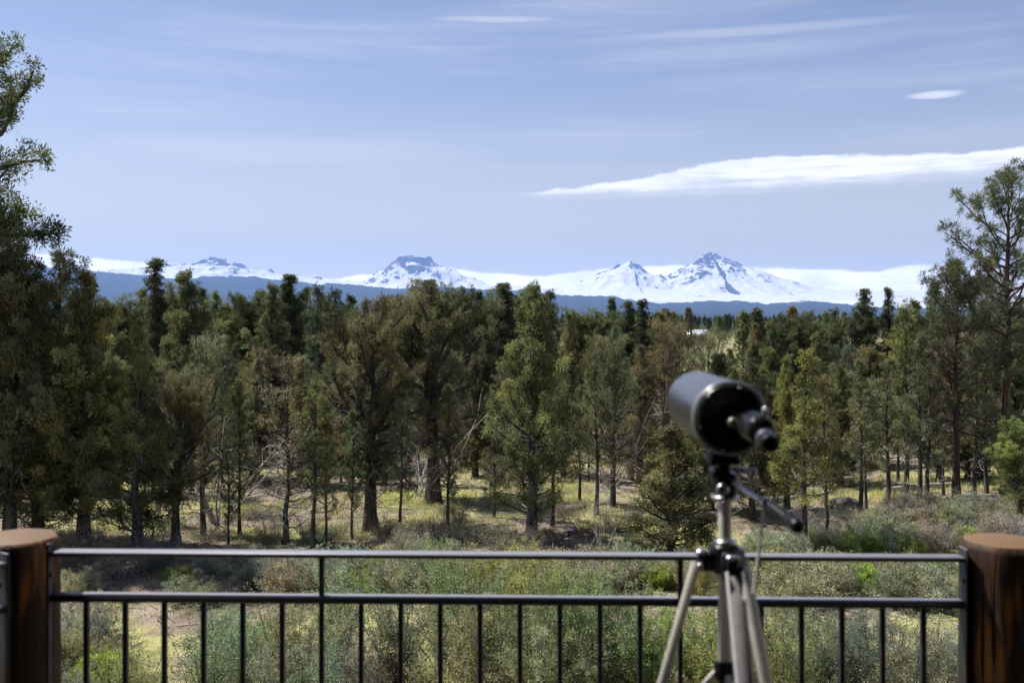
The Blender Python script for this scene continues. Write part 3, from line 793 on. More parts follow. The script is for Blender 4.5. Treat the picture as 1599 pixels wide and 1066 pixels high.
# twigs and bark litter
N = 5000
d_ = np.sqrt(rng.uniform(13 ** 2, 45 ** 2, N)); X_ = rng.uniform(-.55, .55, N) * d_
a = rng.uniform(0, 6.28, N); L = rng.uniform(.08, .5, N); Z = gz(X_, d_) + .012
g = G()
b = np.stack([X_, d_, Z], 1); e = np.stack([np.cos(a) * L, np.sin(a) * L, rng.uniform(-.01, .08, N)], 1)
s_ = np.stack([-np.sin(a), np.cos(a), np.zeros(N)], 1) * .012; u_ = np.array([0, 0, .018])
V = np.stack([b - s_, b + s_, b + u_, b + e - s_ * .5, b + e + s_ * .5, b + e + u_ * .6], 1).reshape(-1, 3)
k6 = np.arange(N)[:, None, None] * 6
g.add(V, (k6 + np.array([[0, 1, 4, 3], [1, 2, 5, 4], [2, 0, 3, 5]])[None]).reshape(-1, 4), .5)
tag(obj('ground_litter', g.mesh('ground_litter', M_DEAD)), 'fallen grey twigs scattered over the bare ground', 'litter', None, 'stuff')

# ------------------------------------------------------------------ ground
def graded(lo, hi, n, k):
    t = np.linspace(-1, 1, n); s = np.sinh(t * k) / np.sinh(k)
    return np.where(s < 0, s * -lo, s * hi)


gx = graded(-29000, 29000, 221, 9.2); gy = graded(-1500, 34200, 301, 9.2) + 20
GX, GY = np.meshgrid(gx, gy)
GZ = gz(GX, GY)
nx, ny = len(gx), len(gy)
ii = (np.arange(ny - 1)[:, None] * nx + np.arange(nx - 1)[None])
g = G(); g.add(np.stack([GX, GY, GZ], -1).reshape(-1, 3), np.stack([ii, ii + 1, ii + nx + 1, ii + nx], -1).reshape(-1, 4))
m, nt, out = new_mat('dry_ground'); k = NT(nt)
geo = k.n('ShaderNodeNewGeometry'); pos = geo.outputs['Position']
n1 = k.noise(pos, .22, 5, .6); n2 = k.noise(pos, 1.3, 5, .65); n3 = k.noise(pos, 9, 4, .7); n4 = k.noise(pos, .45, 4, .6)
c = k.mix(k.ramp(n2, .38, .62), (.17, .13, .105), (.31, .25, .205))
c = k.mix(k.ramp(n1, .46, .60), c, (.36, .35, .15))
c = k.mix(k.m('MULTIPLY', k.ramp(n4, .50, .62), .8), c, (.13, .135, .055))
c = k.mix(k.m('MULTIPLY', k.ramp(n3, .5, .7), .5), c, (.10, .08, .065))
sep = k.n('ShaderNodeSeparateXYZ'); k.put(sep.inputs[0], pos)
c = k.mix(k.ramp(sep.outputs[1], 180, 420), c, (.05, .06, .035))
bd = k.n('ShaderNodeBsdfDiffuse'); k.put(bd.inputs[0], c)
bp = k.n('ShaderNodeBump'); bp.inputs['Strength'].default_value = .8; bp.inputs['Distance'].default_value = .08
k.put(bp.inputs['Height'], k.m('ADD', n3, n2)); nt.links.new(bp.outputs[0], bd.inputs['Normal'])
nt.links.new(bd.outputs[0], out.inputs[0])
tag(obj('ground', g.mesh('ground', m, True)), kind='structure')

# irrigated field beyond the grove
g = G(); q = 40; ang = np.linspace(0, 2 * np.pi, q, endpoint=False)
rr = 1 + .12 * np.sin(ang * 3 + 1)
ring = np.stack([24 + np.cos(ang) * 15 * rr, 132 + np.sin(ang) * 38 * rr, np.full(q, .06)], 1)
inner = ring.copy(); inner[:, :2] = (ring[:, :2] - [24, 132]) * .9 + [24, 132]; inner[:, 2] = .09
g.add(np.concatenate([ring, inner]), [[i, (i + 1) % q, q + (i + 1) % q, q + i] for i in range(q)])
g.add(inner, [list(range(q))])
tag(obj('green_field', g.mesh('green_field', simple_mat('field_grass', (.15, .185, .06), .95, 0, .45, .35))), kind='structure')

# ------------------------------------------------------------------ far shed with pale roof
px0 = pt(1085, 522, 205)
sh = empty('shed', (px0.x, 205, 0), R(-25))
tag(sh, 'small shed with a pale sunlit metal roof in the gap above the telescope', 'shed')
g = G(); box(g, (0, 0, 1.05), (4.6, 3.4, 2.3)); obj('wall', g.mesh('wall', simple_mat('shed_boards', (.2, .15, .12), .8)), sh)
g = G()
v = [(-2.6, -2.1, 2.15), (2.6, -2.1, 2.15), (2.6, 0, 3.1), (-2.6, 0, 3.1), (-2.6, 2.1, 2.15), (2.6, 2.1, 2.15)]
v2 = [(a_, b_, c_ + .12) for a_, b_, c_ in v]
g.add(v + v2, [[6, 7, 8, 9], [9, 8, 11, 10], [3, 2, 1, 0], [4, 5, 2, 3], [0, 1, 7, 6], [5, 4, 10, 11], [0, 6, 9, 3], [3, 9, 10, 4], [1, 2, 8, 7], [2, 5, 11, 8]])
obj('roof', g.mesh('roof', simple_mat('roof_metal', (.7, .72, .75), .4, .2)), sh)
g = G(); box(g, (.6, -1.72, .95), (1.0, .06, 2.0)); obj('door', g.mesh('door', simple_mat('shed_door', (.3, .28, .25), .7)), sh)


# ------------------------------------------------------------------ rocks, fallen logs, path light
def rock(x, base, s, label, seed, col):
    rg = np.random.default_rng(seed); g_ = G(); n_, m_ = 14, 9
    V_ = []
    for i in range(m_):
        ph = math.pi * i / (m_ - 1)
        for j in range(n_):
            th = 2 * math.pi * j / n_
            p = np.array([math.sin(ph) * math.cos(th), math.sin(ph) * math.sin(th), math.cos(ph)])
            r_ = 1 + .35 * float(fbm(np.array([p[0] * 1.3 + seed + p[2]]) * 1.6, np.array([p[1] * 1.3 + p[2] * .7]) * 1.6, 4)[0]) * 2
            V_.append(p * r_ * np.array(s))
    ii_ = [[i * n_ + j, (i + 1) * n_ + j, (i + 1) * n_ + (j + 1) % n_, i * n_ + (j + 1) % n_] for i in range(m_ - 1) for j in range(n_)]
    g_.add(V_, ii_)
    d_ = H * F / (base - HY); X_ = (x - CX) / F * d_
    o_ = obj('rock', g_.mesh('rock', simple_mat('lava_rock', col, .9, 0, .4, 6, .8))); o_.location = (X_, d_, float(gz(X_, d_)) + s[2] * .3)
    o_.rotation_euler = (0, 0, rg.uniform(0, 6))
    tag(o_, label, 'rock', 'rocks on the open ground')


rock(1478, 848, (.34, .25, .16), 'dark flat boulder left of the right log post, among pale sagebrush', 1, (.06, .055, .055))
rock(1383, 838, (.24, .2, .14), 'pale yellowish boulder half hidden in the sagebrush right of the tripod', 2, (.4, .36, .24))
rock(1265, 893, (.4, .3, .2), 'brown boulder between the rails right of the tripod', 3, (.09, .075, .06))
rock(1490, 1052, (.55, .4, .35), 'large black boulder at the foot of the right log post', 4, (.03, .03, .03))
rock(130, 1010, (.3, .25, .12), 'low dark rock seen left of the first baluster', 5, (.05, .045, .04))
rock(790, 752, (.7, .45, .3), 'long low outcrop of dark rock behind the slender central trunk', 6, (.05, .042, .04))
rock(885, 803, (.9, .35, .10), 'low bank of purplish lava rubble left of the path light', 7, (.12, .095, .09))
rock(1318, 800, (.5, .4, .25), 'rounded dark rock in tree shade above the fourth baluster from the right', 8, (.07, .06, .055))


def log(x0, y0, x1, y1, r, label, seed):
    d0, d1 = H * F / (y0 - HY), H * F / (y1 - HY)
    a_ = np.array([(x0 - CX) / F * d0, d0, r * .7]); b_ = np.array([(x1 - CX) / F * d1, d1, r * .7])
    rg = np.random.default_rng(seed); g_ = G()
    a_[2] += float(gz(a_[0], a_[1])); b_[2] += float(gz(b_[0], b_[1]))
    P = a_ + (b_ - a_) * np.linspace(0, 1, 8)[:, None] + np.concatenate([np.zeros((1, 3)), rg.normal(0, .03, (6, 3)), np.zeros((1, 3))])
    c0 = (a_ + b_) / 2
    tube(g_, P - c0, np.linspace(r, r * .6, 8), 9, True, .5, rough=.08, rng=rg)
    for q_ in range(5):
        i_ = int(rg.integers(1, 7)); twig(rg, g_, P[i_] - c0, rg.normal(0, 1, 3) + np.array([0, 0, .8]), .5, .02, 1)
    o_ = obj('fallen_log', g_.mesh('fallen_log', M_DEAD, True)); o_.location = c0
    tag(o_, label, 'log', 'fallen logs under the trees')


log(1385, 762, 1500, 752, .12, 'bleached fallen log lying behind the trunks at right', 1)
log(1270, 838, 1330, 831, .09, 'grey fallen log right of the yellowish twin-stem juniper', 2)
log(1200, 792, 1300, 774, .10, 'dark fallen log behind the tripod column', 3)

lp = pt(889, 850, H * F / (858 - HY)); d_ = lp.y
pl = empty('path_light', (lp.x, d_, float(gz(lp.x, d_))))
tag(pl, 'small black path light on a thin stake, its flat pale cap catching sun', 'garden light')
M_BLK = simple_mat('black_metal', (.02, .02, .022), .45, .3, .2, 60)
g = G(); tube(g, [(0, 0, -.05), (0, 0, .33)], .012, 8); obj('stake', g.mesh('stake', M_BLK, True), pl)
g = G(); lathe(g, (0, 0, 0), (0, 0, 1), [(.28, .0), (.28, .03), (.42, .065), (.42, 0)], 16); obj('lamp_housing', g.mesh('lamp_housing', M_BLK), pl)
g = G(); lathe(g, (0, 0, 0), (0, 0, 1), [(.422, .0), (.422, .10), (.44, .10), (.455, .06), (.455, 0)], 16); obj('cap', g.mesh('cap', simple_mat('light_cap', (.6, .6, .58), .4)), pl)

# ------------------------------------------------------------------ deck, posts, railing
ZD = H - 1.67
M_DECK = simple_mat('deck_boards', (.035, .025, .018), .7, 0, .3, 5)
g = G()
for i in range(34):
    box(g, (0, 3.02 - i * .145, ZD - .02), (6.4, .138, .04), None, .5, .004)
box(g, (0, 3.0, ZD - .17), (6.4, .05, .25)); box(g, (0, .6, ZD - .17), (6.2, .08, .25)); box(g, (0, -1.8, ZD - .17), (6.2, .05, .25))
for xx in (-2.9, 0, 2.9):
    for yy in (2.7, -1.6):
        box(g, (xx, yy, ZD / 2 - .3), (.2, .2, ZD - .1 + .28))
tag(obj('deck', g.mesh('deck', M_DECK)), kind='structure')

# unseen wall, roof and door added to shade rail and post fronts
hs = empty('unseen_house', (0, -2.0, 0)); tag(hs, 'unseen dark timber wall with deep eave, added to shade the deck', 'unseen_house')
g = G()
for i in range(36): box(g, (0, -.1, .1 + i * .2), (16, .16, .19), None, .5, .01)
obj('wall', g.mesh('wall', simple_mat('unseen_wall_timber', (.045, .032, .024), .8, 0, .3, 4)), hs)
g = G(); box(g, (0, 1.3, 7.35), (17, 5.4, .25), None, .5, .02); obj('roof', g.mesh('roof', simple_mat('unseen_roof_timber', (.05, .038, .03), .8, 0, .3, 4)), hs)
g = G(); box(g, (0, .02, ZD + 1.15), (2.6, .06, 2.2), None, .5, .01); obj('door', g.mesh('door', simple_mat('unseen_door_glass', (.02, .022, .025), .15)), hs)

# varnished log
m, nt, out = new_mat('varnished_log'); k = NT(nt)
tc = k.n('ShaderNodeTexCoord')
v1 = k.scaled(tc.outputs['Object'], (1, 1, .07)); n1 = k.noise(v1, 26, 5, .6); n2 = k.noise(k.scaled(tc.outputs['Object'], (1, 1, .16)), 9, 3, .6)
c = k.mix(k.ramp(n1, .35, .65), (.024, .012, .007), (.058, .027, .013))
c = k.mix(k.ramp(n2, .53, .66), c, (.33, .13, .025))
c = k.mix(k.ramp(k.noise(k.scaled(tc.outputs['Object'], (1, 1, .1)), 5, 3), .63, .70), c, (.20, .12, .045))
p = k.n('ShaderNodeBsdfPrincipled'); k.put(p.inputs['Base Color'], c); p.inputs['Roughness'].default_value = .62; p.inputs['Specular IOR Level'].default_value = .25
bp = k.n('ShaderNodeBump'); bp.inputs['Strength'].default_value = .8; bp.inputs['Distance'].default_value = .012
crk = k.ramp(k.noise(k.scaled(tc.outputs['Object'], (1, 1, .03)), 34, 2), .62, .68)
k.put(p.inputs['Base Color'], k.mix(crk, c, (.008, .005, .004))); k.put(bp.inputs['Height'], k.m('SUBTRACT', n1, crk))
nt.links.new(bp.outputs[0], p.inputs['Normal']); nt.links.new(p.outputs[0], out.inputs[0]); M_LOG = m
m, nt, out = new_mat('log_end_grain'); k = NT(nt)
tc = k.n('ShaderNodeTexCoord'); wv = k.n('ShaderNodeTexWave', wave_type='RINGS', rings_direction='Z')
k.put(wv.inputs[0], tc.outputs['Object']); wv.inputs['Scale'].default_value = 28; wv.inputs['Distortion'].default_value = 2.5; wv.inputs['Detail'].default_value = 3
p = k.n('ShaderNodeBsdfPrincipled'); k.put(p.inputs['Base Color'], k.mix(wv.outputs[1], (.11, .058, .022), (.19, .108, .042))); p.inputs['Roughness'].default_value = .55
nt.links.new(p.outputs[0], out.inputs[0]); M_END = m


def log_post(cx, cyy, r, ztop, label, seed):
    rg = np.random.default_rng(seed)
    t = empty('log_post', (cx, cyy, ZD - .6)); tag(t, label, 'post', 'log posts of the deck railing')
    hgt = ztop - (ZD - .6); g_ = G(); n_ = 48; zs = np.concatenate([np.linspace(0, hgt - .02, 26), [hgt - .006, hgt]])
    an = np.arange(n_) * 2 * np.pi / n_; V_ = []
    for i, z in enumerate(zs):
        rr_ = r * (1 + .018 * np.sin(an * 3 + seed + z * 1.5) + .012 * np.sin(an * 7 + z * 4 + seed))
        rr_ = rr_ - (.012 if i == len(zs) - 1 else .004 if i == len(zs) - 2 else 0)
        V_.append(np.stack([np.cos(an) * rr_, np.sin(an) * rr_, np.full(n_, z)], 1))
    k_ = np.arange(len(zs) - 1)[:, None] * n_; j = np.arange(n_)[None]; j2 = (j + 1) % n_
    g_.add(np.concatenate(V_), np.stack([k_ + j, k_ + j2, k_ + n_ + j2, k_ + n_ + j], -1).reshape(-1, 4))
    obj('shaft', g_.mesh('shaft', M_LOG, True), t)
    g_ = G(); last = V_[-1]; c0 = np.array([[0, 0, hgt + .012]]); mid = last * [.6, .6, 1] + [0, 0, .009]
    g_.add(np.concatenate([last, mid, c0]), [[j, (j + 1) % n_, n_ + (j + 1) % n_, n_ + j] for j in range(n_)])
    b0 = g_.n - len(last) * 2 - 1
    g_.f.append(np.array([[b0 + n_ + j, b0 + n_ + (j + 1) % n_, b0 + 2 * n_] for j in range(n_)], np.int32)); g_.t.append(np.full(n_, .5, np.float32))
    obj('end_grain', g_.mesh('end_grain', M_END, True), t)
    return t


log_post(-1.442, 2.885, .125, 4.868, 'dark shaded round log post at the left end of the railing', 1)
log_post(1.388, 2.82, .112, 4.872, 'orange-brown varnished round log post at the right end of the railing', 4)

# black paint; upward faces coloured pale to stand in for sunlight on them
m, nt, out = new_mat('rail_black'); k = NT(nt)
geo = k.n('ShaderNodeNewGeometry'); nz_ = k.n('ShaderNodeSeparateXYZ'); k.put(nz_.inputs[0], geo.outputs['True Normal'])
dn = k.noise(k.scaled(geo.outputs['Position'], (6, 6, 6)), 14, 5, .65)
top_lit = k.m('MULTIPLY', k.ramp(nz_.outputs[2], .5, .95), k.m('MULTIPLY_ADD', dn, .5, .6), 0, True)
p = k.n('ShaderNodeBsdfPrincipled'); k.put(p.inputs['Base Color'], k.mix(top_lit, (.016, .016, .019), (.235, .235, .27))); p.inputs['Roughness'].default_value = .42
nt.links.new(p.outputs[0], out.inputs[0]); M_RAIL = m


def railing(A, B, zt, zm, npk, label, uprights, group=True):
    A = np.array(A, float); B = np.array(B, float); L = np.linalg.norm(B - A); an = math.atan2(B[1] - A[1], B[0] - A[0])
    t = empty('railing_panel', (A[0], A[1], ZD), an); tag(t, label, 'railing', 'railing panels of the deck')
    zt -= ZD; zm -= ZD; zb = .10
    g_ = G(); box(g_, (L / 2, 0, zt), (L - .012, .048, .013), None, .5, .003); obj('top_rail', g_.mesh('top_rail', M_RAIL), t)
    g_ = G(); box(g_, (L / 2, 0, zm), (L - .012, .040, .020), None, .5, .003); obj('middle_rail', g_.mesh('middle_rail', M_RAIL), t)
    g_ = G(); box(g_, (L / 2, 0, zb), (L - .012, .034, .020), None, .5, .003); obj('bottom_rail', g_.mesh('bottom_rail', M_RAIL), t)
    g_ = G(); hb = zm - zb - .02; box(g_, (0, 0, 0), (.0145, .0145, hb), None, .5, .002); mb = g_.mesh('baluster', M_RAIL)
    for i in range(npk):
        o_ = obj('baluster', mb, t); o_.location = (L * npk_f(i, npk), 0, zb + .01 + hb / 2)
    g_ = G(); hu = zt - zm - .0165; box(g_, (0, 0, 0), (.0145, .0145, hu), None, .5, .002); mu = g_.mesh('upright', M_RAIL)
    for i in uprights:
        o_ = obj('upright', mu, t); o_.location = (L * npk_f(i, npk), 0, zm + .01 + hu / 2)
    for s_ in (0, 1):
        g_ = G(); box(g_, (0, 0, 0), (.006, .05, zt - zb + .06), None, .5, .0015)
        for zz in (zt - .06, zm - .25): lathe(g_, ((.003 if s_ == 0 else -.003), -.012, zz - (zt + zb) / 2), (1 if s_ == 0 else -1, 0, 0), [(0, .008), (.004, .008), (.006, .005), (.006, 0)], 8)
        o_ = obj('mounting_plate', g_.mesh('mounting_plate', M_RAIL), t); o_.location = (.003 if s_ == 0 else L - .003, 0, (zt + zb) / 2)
    return t


def npk_f(i, n):
    return (i + .92) / (n + .93)


A = pt(79, 863, 2.862); B = pt(1506, 870, 2.792)
zt_ = (A.z + B.z) / 2
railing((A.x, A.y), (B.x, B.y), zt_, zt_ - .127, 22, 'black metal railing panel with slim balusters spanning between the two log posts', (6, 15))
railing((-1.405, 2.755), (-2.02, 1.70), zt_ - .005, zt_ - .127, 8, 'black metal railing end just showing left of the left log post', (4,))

# ------------------------------------------------------------------ tripod
M_ALU = simple_mat('tripod_alloy', (.54, .52, .475), .48, .1, .08, 60)
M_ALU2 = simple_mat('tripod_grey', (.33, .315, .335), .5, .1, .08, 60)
M_CHR = simple_mat('bright_metal', (.42, .42, .45), .3, .9, .06, 60)
M_PLB = simple_mat('black_plastic', (.005, .005, .006), .3, 0, .2, 80, .05, 0, .22)
DT = 1.85
TX = (1132 - CX) / F * DT
tz = lambda y: H - (y - HY) / F * DT - ZD      # height above the deck for a photo row at the tripod's distance
tp = empty('tripod', (TX, DT, ZD)); tag(tp, 'silver and black camera tripod carrying the telescope', 'tripod')
g = G(); tube(g, [(0, 0, tz(1060)), (0, 0, tz(776))], .0118, 20); obj('centre_column', g.mesh('centre_column', M_ALU, True), tp)
# shoulder
z0, z1 = tz(893), tz(846)
g = G(); lathe(g, (0, 0, 0), (0, 0, 1), [(z0, 0), (z0, .024), (z1 - .02, .027), (z1 - .012, .031), (z1 - .004, .024), (z1, .018), (z1, .0)], 24)
box(g, (0.003, -.03, (z0 + z1) / 2 - .008), (.034, .03, .05), None, .5, .004)
box(g, (0.003, -.047, (z0 + z1) / 2 - .015), (.02, .006, .022), None, .5, .002)
sho = obj('shoulder', g.mesh('shoulder', M_PLB), tp)
g = G(); lathe(g, (0, 0, 0), (0, 0, 1), [(z1 - .003, .019), (z1 + .002, .021), (z1 + .006, .017), (z1 + .006, .0119)], 24); obj('collar', g.mesh('collar', M_CHR, True), sho)
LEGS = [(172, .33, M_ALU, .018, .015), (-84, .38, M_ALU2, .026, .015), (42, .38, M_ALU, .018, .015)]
zl = tz(882)
for az, sp, mt, wa, wb in LEGS:
    a = R(az); dr = np.array([math.cos(a), math.sin(a), 0]); side = np.array([-math.sin(a), math.cos(a), 0])
    p0 = dr * .047 + np.array([0, 0, zl]); p1 = dr * (sp + .047) + np.array([0, 0, .012])
    ax = unit(p1 - p0); nn = np.cross(ax, side); Rm = np.stack([side, nn, ax], 1)
    LN = np.linalg.norm(p1 - p0)
    # wedge-shaped hinge
    g = G(); box(g, dr * .036 + np.array([0, 0, zl + .006]), (.024, .030, .034), np.stack([side, dr, [0, 0, 1]], 1), .5, .004)
    hg = obj('leg_hinge', g.mesh('leg_hinge', M_PLB), tp)
    g = G(); box(g, dr * .043 + np.array([0, 0, zl + .024]), (.026, .020, .010), np.stack([side, dr, [0, 0, 1]], 1), .5, .004)
    obj('hinge_cap', g.mesh('hinge_cap', M_CHR), hg)
    g = G(); lathe(g, dr * .046 + side * .018 + np.array([0, 0, zl + .002]), side, [(-.002, 0), (-.002, .006), (.006, .006), (.008, .004), (.008, 0)], 12)
    obj('hinge_bolt', g.mesh('hinge_bolt', M_CHR), hg)
    # channel leg: two side walls and a web, then a thinner sliding section
    g = G(); c = p0 + ax * LN * .31
    w_ = wa; t_ = wb
    box(g, c, (w_, .0025, LN * .62), Rm, .5, .0008)
    for s_ in (-1, 1): box(g, c + side * s_ * (w_ / 2 + .0011) + nn * (t_ / 2 - .001), (.0022, t_, LN * .62), Rm, .5, .0008)
    lg = obj('leg', g.mesh('leg', mt), tp)
    g = G(); c = p0 + ax * LN * .72 + nn * .008; box(g, c, (wa * .66, .011, LN * .52), Rm, .5, .001); obj('lower_leg', g.mesh('lower_leg', M_ALU), lg)
    g = G(); c = p0 + ax * LN * .615 + nn * .006; box(g, c, (.036, .026, .05), Rm, .5, .005); obj('leg_lock', g.mesh('leg_lock', M_PLB), lg)
    g = G(); lathe(g, p1 - ax * .035 + nn * .008, ax, [(0, 0), (0, .012), (.03, .015), (.036, .012), (.036, 0)], 14); obj('foot', g.mesh('foot', M_PLB, True), lg)
    # brace
    q0 = dr * .018 + np.array([0, 0, tz(1048)]); q1 = p0 + ax * LN * .30 + nn * .006
    g = G(); v_ = q1 - q0; lv = np.linalg.norm(v_); va = unit(v_); vn = np.cross(va, side)
    box(g, (q0 + q1) / 2, (.012, .005, lv), np.stack([side, vn, va], 1), .5, .001); obj('brace', g.mesh('brace', M_ALU), tp)
g = G(); zz = tz(1046); lathe(g, (0, 0, 0), (0, 0, 1), [(zz - .018, 0), (zz - .018, .017), (zz - .014, .02), (zz + .014, .02), (zz + .018, .016), (zz + .018, 0)], 20); obj('brace_hub', g.mesh('brace_hub', M_PLB), tp)
# pan head
hd = empty('pan_head', (0, 0, 0)); hd.parent = tp
g = G(); lathe(g, (0, 0, 0), (0, 0, 1), [(tz(782), .012), (tz(779), .024), (tz(774), .027), (tz(772), .024), (tz(772), 0)], 28); obj('pan_base', g.mesh('pan_base', M_CHR, True), hd)
g = G(); lathe(g, (0, 0, 0), (0, 0, 1), [(tz(772) + .0005, 0), (tz(772) + .0005, .022), (tz(757), .026), (tz(742), .024), (tz(737), .018), (tz(737), 0)], 28)
box(g, (-.004, 0, tz(729)), (.024, .034, .028), None, .5, .004); box(g, (-.014, .0, tz(738)), (.028, .04, .02), None, .5, .005)
obj('tilt_block', g.mesh('tilt_block', M_PLB), hd)
g = G(); lathe(g, (-.010, -.022, tz(760)), (0, -1, 0), [(0, 0), (0, .0115), (.008, .0115), (.010, .009), (.010, 0)], 18); obj('lock_knob', g.mesh('lock_knob', M_CHR), hd)
g = G(); tube(g, [(.014, -.01, tz(731)), (.043, -.02, tz(733))], .0045, 10); lathe(g, (.04, -.019, tz(733)), (1, -.3, 0), [(0, 0), (0, .006), (.012, .007), (.014, .004), (.014, 0)], 12); obj('tilt_lever', g.mesh('tilt_lever', M_CHR, True), hd)
g = G(); box(g, (-.004, .01, tz(718)), (.056, .075, .010), None, .5, .002); obj('camera_plate', g.mesh('camera_plate', M_PLB), hd)
off = lambda v: (v.x - TX, v.y - DT, v.z - ZD)
h0, h1, h2 = off(pt(1140, 750, 1.835)), off(pt(1196, 786, 1.72)), off(pt(1249, 824, 1.60))
hn = empty('pan_handle', (0, 0, 0)); hn.parent = tp
g = G(); tube(g, [h0, h1], .0042, 12); lathe(g, h1, np.array(h2) - np.array(h1), [(-.012, 0), (-.012, .009), (.004, .009), (.004, 0)], 14); obj('rod', g.mesh('rod', M_CHR, True), hn)
g = G(); LH = np.linalg.norm(np.array(h2) - np.array(h1)); lathe(g, h1, np.array(h2) - np.array(h1), [(.004, 0), (.004, .009), (.01, .0115), (LH * .5, .0105), (LH - .012, .0125), (LH - .004, .011), (LH, .006), (LH, 0)], 18)
for q_ in range(8): lathe(g, h1, np.array(h2) - np.array(h1), [(.02 + q_ * .012, .0108), (.023 + q_ * .012, .0122), (.026 + q_ * .012, .0108)], 18)
obj('grip', g.mesh('grip', M_PLB, True), hn)
# strap
g = G(); c_ = [off(pt(1193, 786, 1.72)), off(pt(1191, 815, 1.725)), off(pt(1186, 850, 1.73)), off(pt(1182, 890, 1.735)), off(pt(1177, 926, 1.735))]
tube(g, c_, [.0028, .0026, .0026, .003, .0034], 6); o = obj('hanging_cord', g.mesh('hanging_cord', simple_mat('pale_cord', (.5, .49, .44), .8), True)); o.location = (TX, DT, ZD)
tag(o, 'thin pale cord hanging from the tripod pan handle', 'cord')

# ------------------------------------------------------------------ telescope
rear = pt(1141, 653, 1.75)
ax = unit(np.array([(818 - CX) / F, 1.0, (HY - 492) / F]))
tl = empty('telescope', tuple(rear)); tag(tl, 'stubby black telescope on the tripod, aimed at the mountains', 'telescope')
M_TUBE = simple_mat('tube_paint', (.14, .14, .15), .33, .9, .1, 120, .05)
M_RIM = simple_mat('rear_cell', (.005, .005, .006), .28, 0, .2, 90, .05, 0, .25)
M_RING = simple_mat('ring_paint', (.17, .17, .18), .33, .5, .1, 90)
RT = .0635
g = G(); lathe(g, (0, 0, 0), ax, [(.012, RT), (.335, RT), (.345, RT - .002), (.352, RT - .007), (.352, RT - .010), (.02, RT - .010)], 64); obj('tube', g.mesh('tube', M_TUBE, True), tl)
g = G(); lathe(g, (0, 0, 0), ax, [(.03, RT + .0002), (.028, RT + .0025), (.004, RT + .003), (.000, RT + .001), (-.001, RT - .002)], 64); obj('rear_ring', g.mesh('rear_ring', M_RING, True), tl)
g = G(); lathe(g, (0, 0, 0), ax, [(-.001, RT - .0021), (-.007, RT - .004), (-.010, RT - .010), (-.013, .036), (-.018, .030), (-.018, 0)], 64); rc = obj('rear_cell', g.mesh('rear_cell', M_RIM, True), tl)
up = np.array([0, 0, 1.0]); rt = unit(np.cross(ax, up))
g = G()
for a in range(6):
    q = R(a * 60 + 15); c_ = (math.cos(q) * rt + math.sin(q) * up) * (RT - .008) - ax * .007
    lathe(g, c_, -ax, [(-.002, 0), (-.002, .0026), (.0015, .0026), (.0022, .0015), (.0022, 0)], 10)
obj('cell_screw', g.mesh('cell_screw', M_CHR), rc)
g = G(); lathe(g, -rt * .002 - up * .004 - ax * .016, -ax, [(0, 0), (0, .0085), (.016, .0085), (.018, .006), (.018, 0)], 18); obj('focus_knob', g.mesh('focus_knob', simple_mat('brass_tip', (.25, .24, .2), .35, .6), True), tl)
g = G(); lathe(g, (0, 0, 0), ax, [(.338, RT - .0105), (.3375, .02), (.3375, 0)], 48); obj('front_lens', g.mesh('front_lens', simple_mat('lens_glass', (.01, .012, .016), .08, 0, .05), True), tl)
# visual back and eyepiece, dropping slightly below the axis
vb = pt(1173, 664, 1.69) - rear; ve = pt(1189, 672, 1.60) - rear
d1 = unit(np.array(ve - vb)); L1 = (ve - vb).length
g = G(); lathe(g, np.array(vb), d1, [(-.03, 0), (-.03, .021), (0, .0235), (.004, .0255), (.03, .0255), (.034, .024), (L1 * .8, .024), (L1 * .86, .022), (L1, .021), (L1, 0)], 36); vo = obj('visual_back', g.mesh('visual_back', M_RIM, True), tl)
g = G(); lathe(g, np.array(vb) + d1 * .07 + up * .024 + rt * .008, up + rt * .3, [(-.002, 0), (-.002, .004), (.007, .0055), (.011, .0055), (.012, .004), (.012, 0)], 14); obj('thumb_screw', g.mesh('thumb_screw', M_CHR, True), vo)
e1 = pt(1190, 679, 1.595) - rear; e2 = pt(1203, 693, 1.52) - rear; d2 = unit(np.array(e2 - e1)); L2 = (e2 - e1).length
g = G(); lathe(g, np.array(e1), d2, [(-.012, 0), (-.012, .0115), (L2 * .3, .0118), (L2 * .35, .0138), (L2 * .8, .0142), (L2 * .86, .0128), (L2, .0132), (L2, .007), (L2 - .006, .006), (L2 - .006, 0)], 30); eo = obj('eyepiece', g.mesh('eyepiece', M_PLB, True), tl)
g = G(); lathe(g, np.array(e1), d2, [(L2 * .36, .0139), (L2 * .38, .0146), (L2 * .44, .0146), (L2 * .46, .0139)], 30); obj('eyepiece_band', g.mesh('eyepiece_band', M_CHR, True), eo)
# foot block joining tube and tripod plate
pb = off(Vector(tuple(np.array(rear) + ax * .10)))
g = G(); fz = (H - (718 - HY) / F * DT) + .0055 - rear.z
cx_ = TX - rear.x - .004; cy_ = DT + .01 - rear.y
box(g, (cx_, cy_, fz + .004), (.05, .07, .008), None, .5, .0015); box(g, (cx_, cy_, fz + .012), (.03, .06, .014), None, .5, .003)
obj('mounting_foot', g.mesh('mounting_foot', M_PLB), tl)

# ------------------------------------------------------------------ mountains
def interp_px(u, kn):
    xs = [a for a, _ in kn]; ys = [HY - b for _, b in kn]
    return np.interp(u, xs, ys)


def smooth_noise_line(u, amp, sc, seed):
    return amp * fbm(u / sc, np.full_like(u, seed * 7.3), 4, seed)


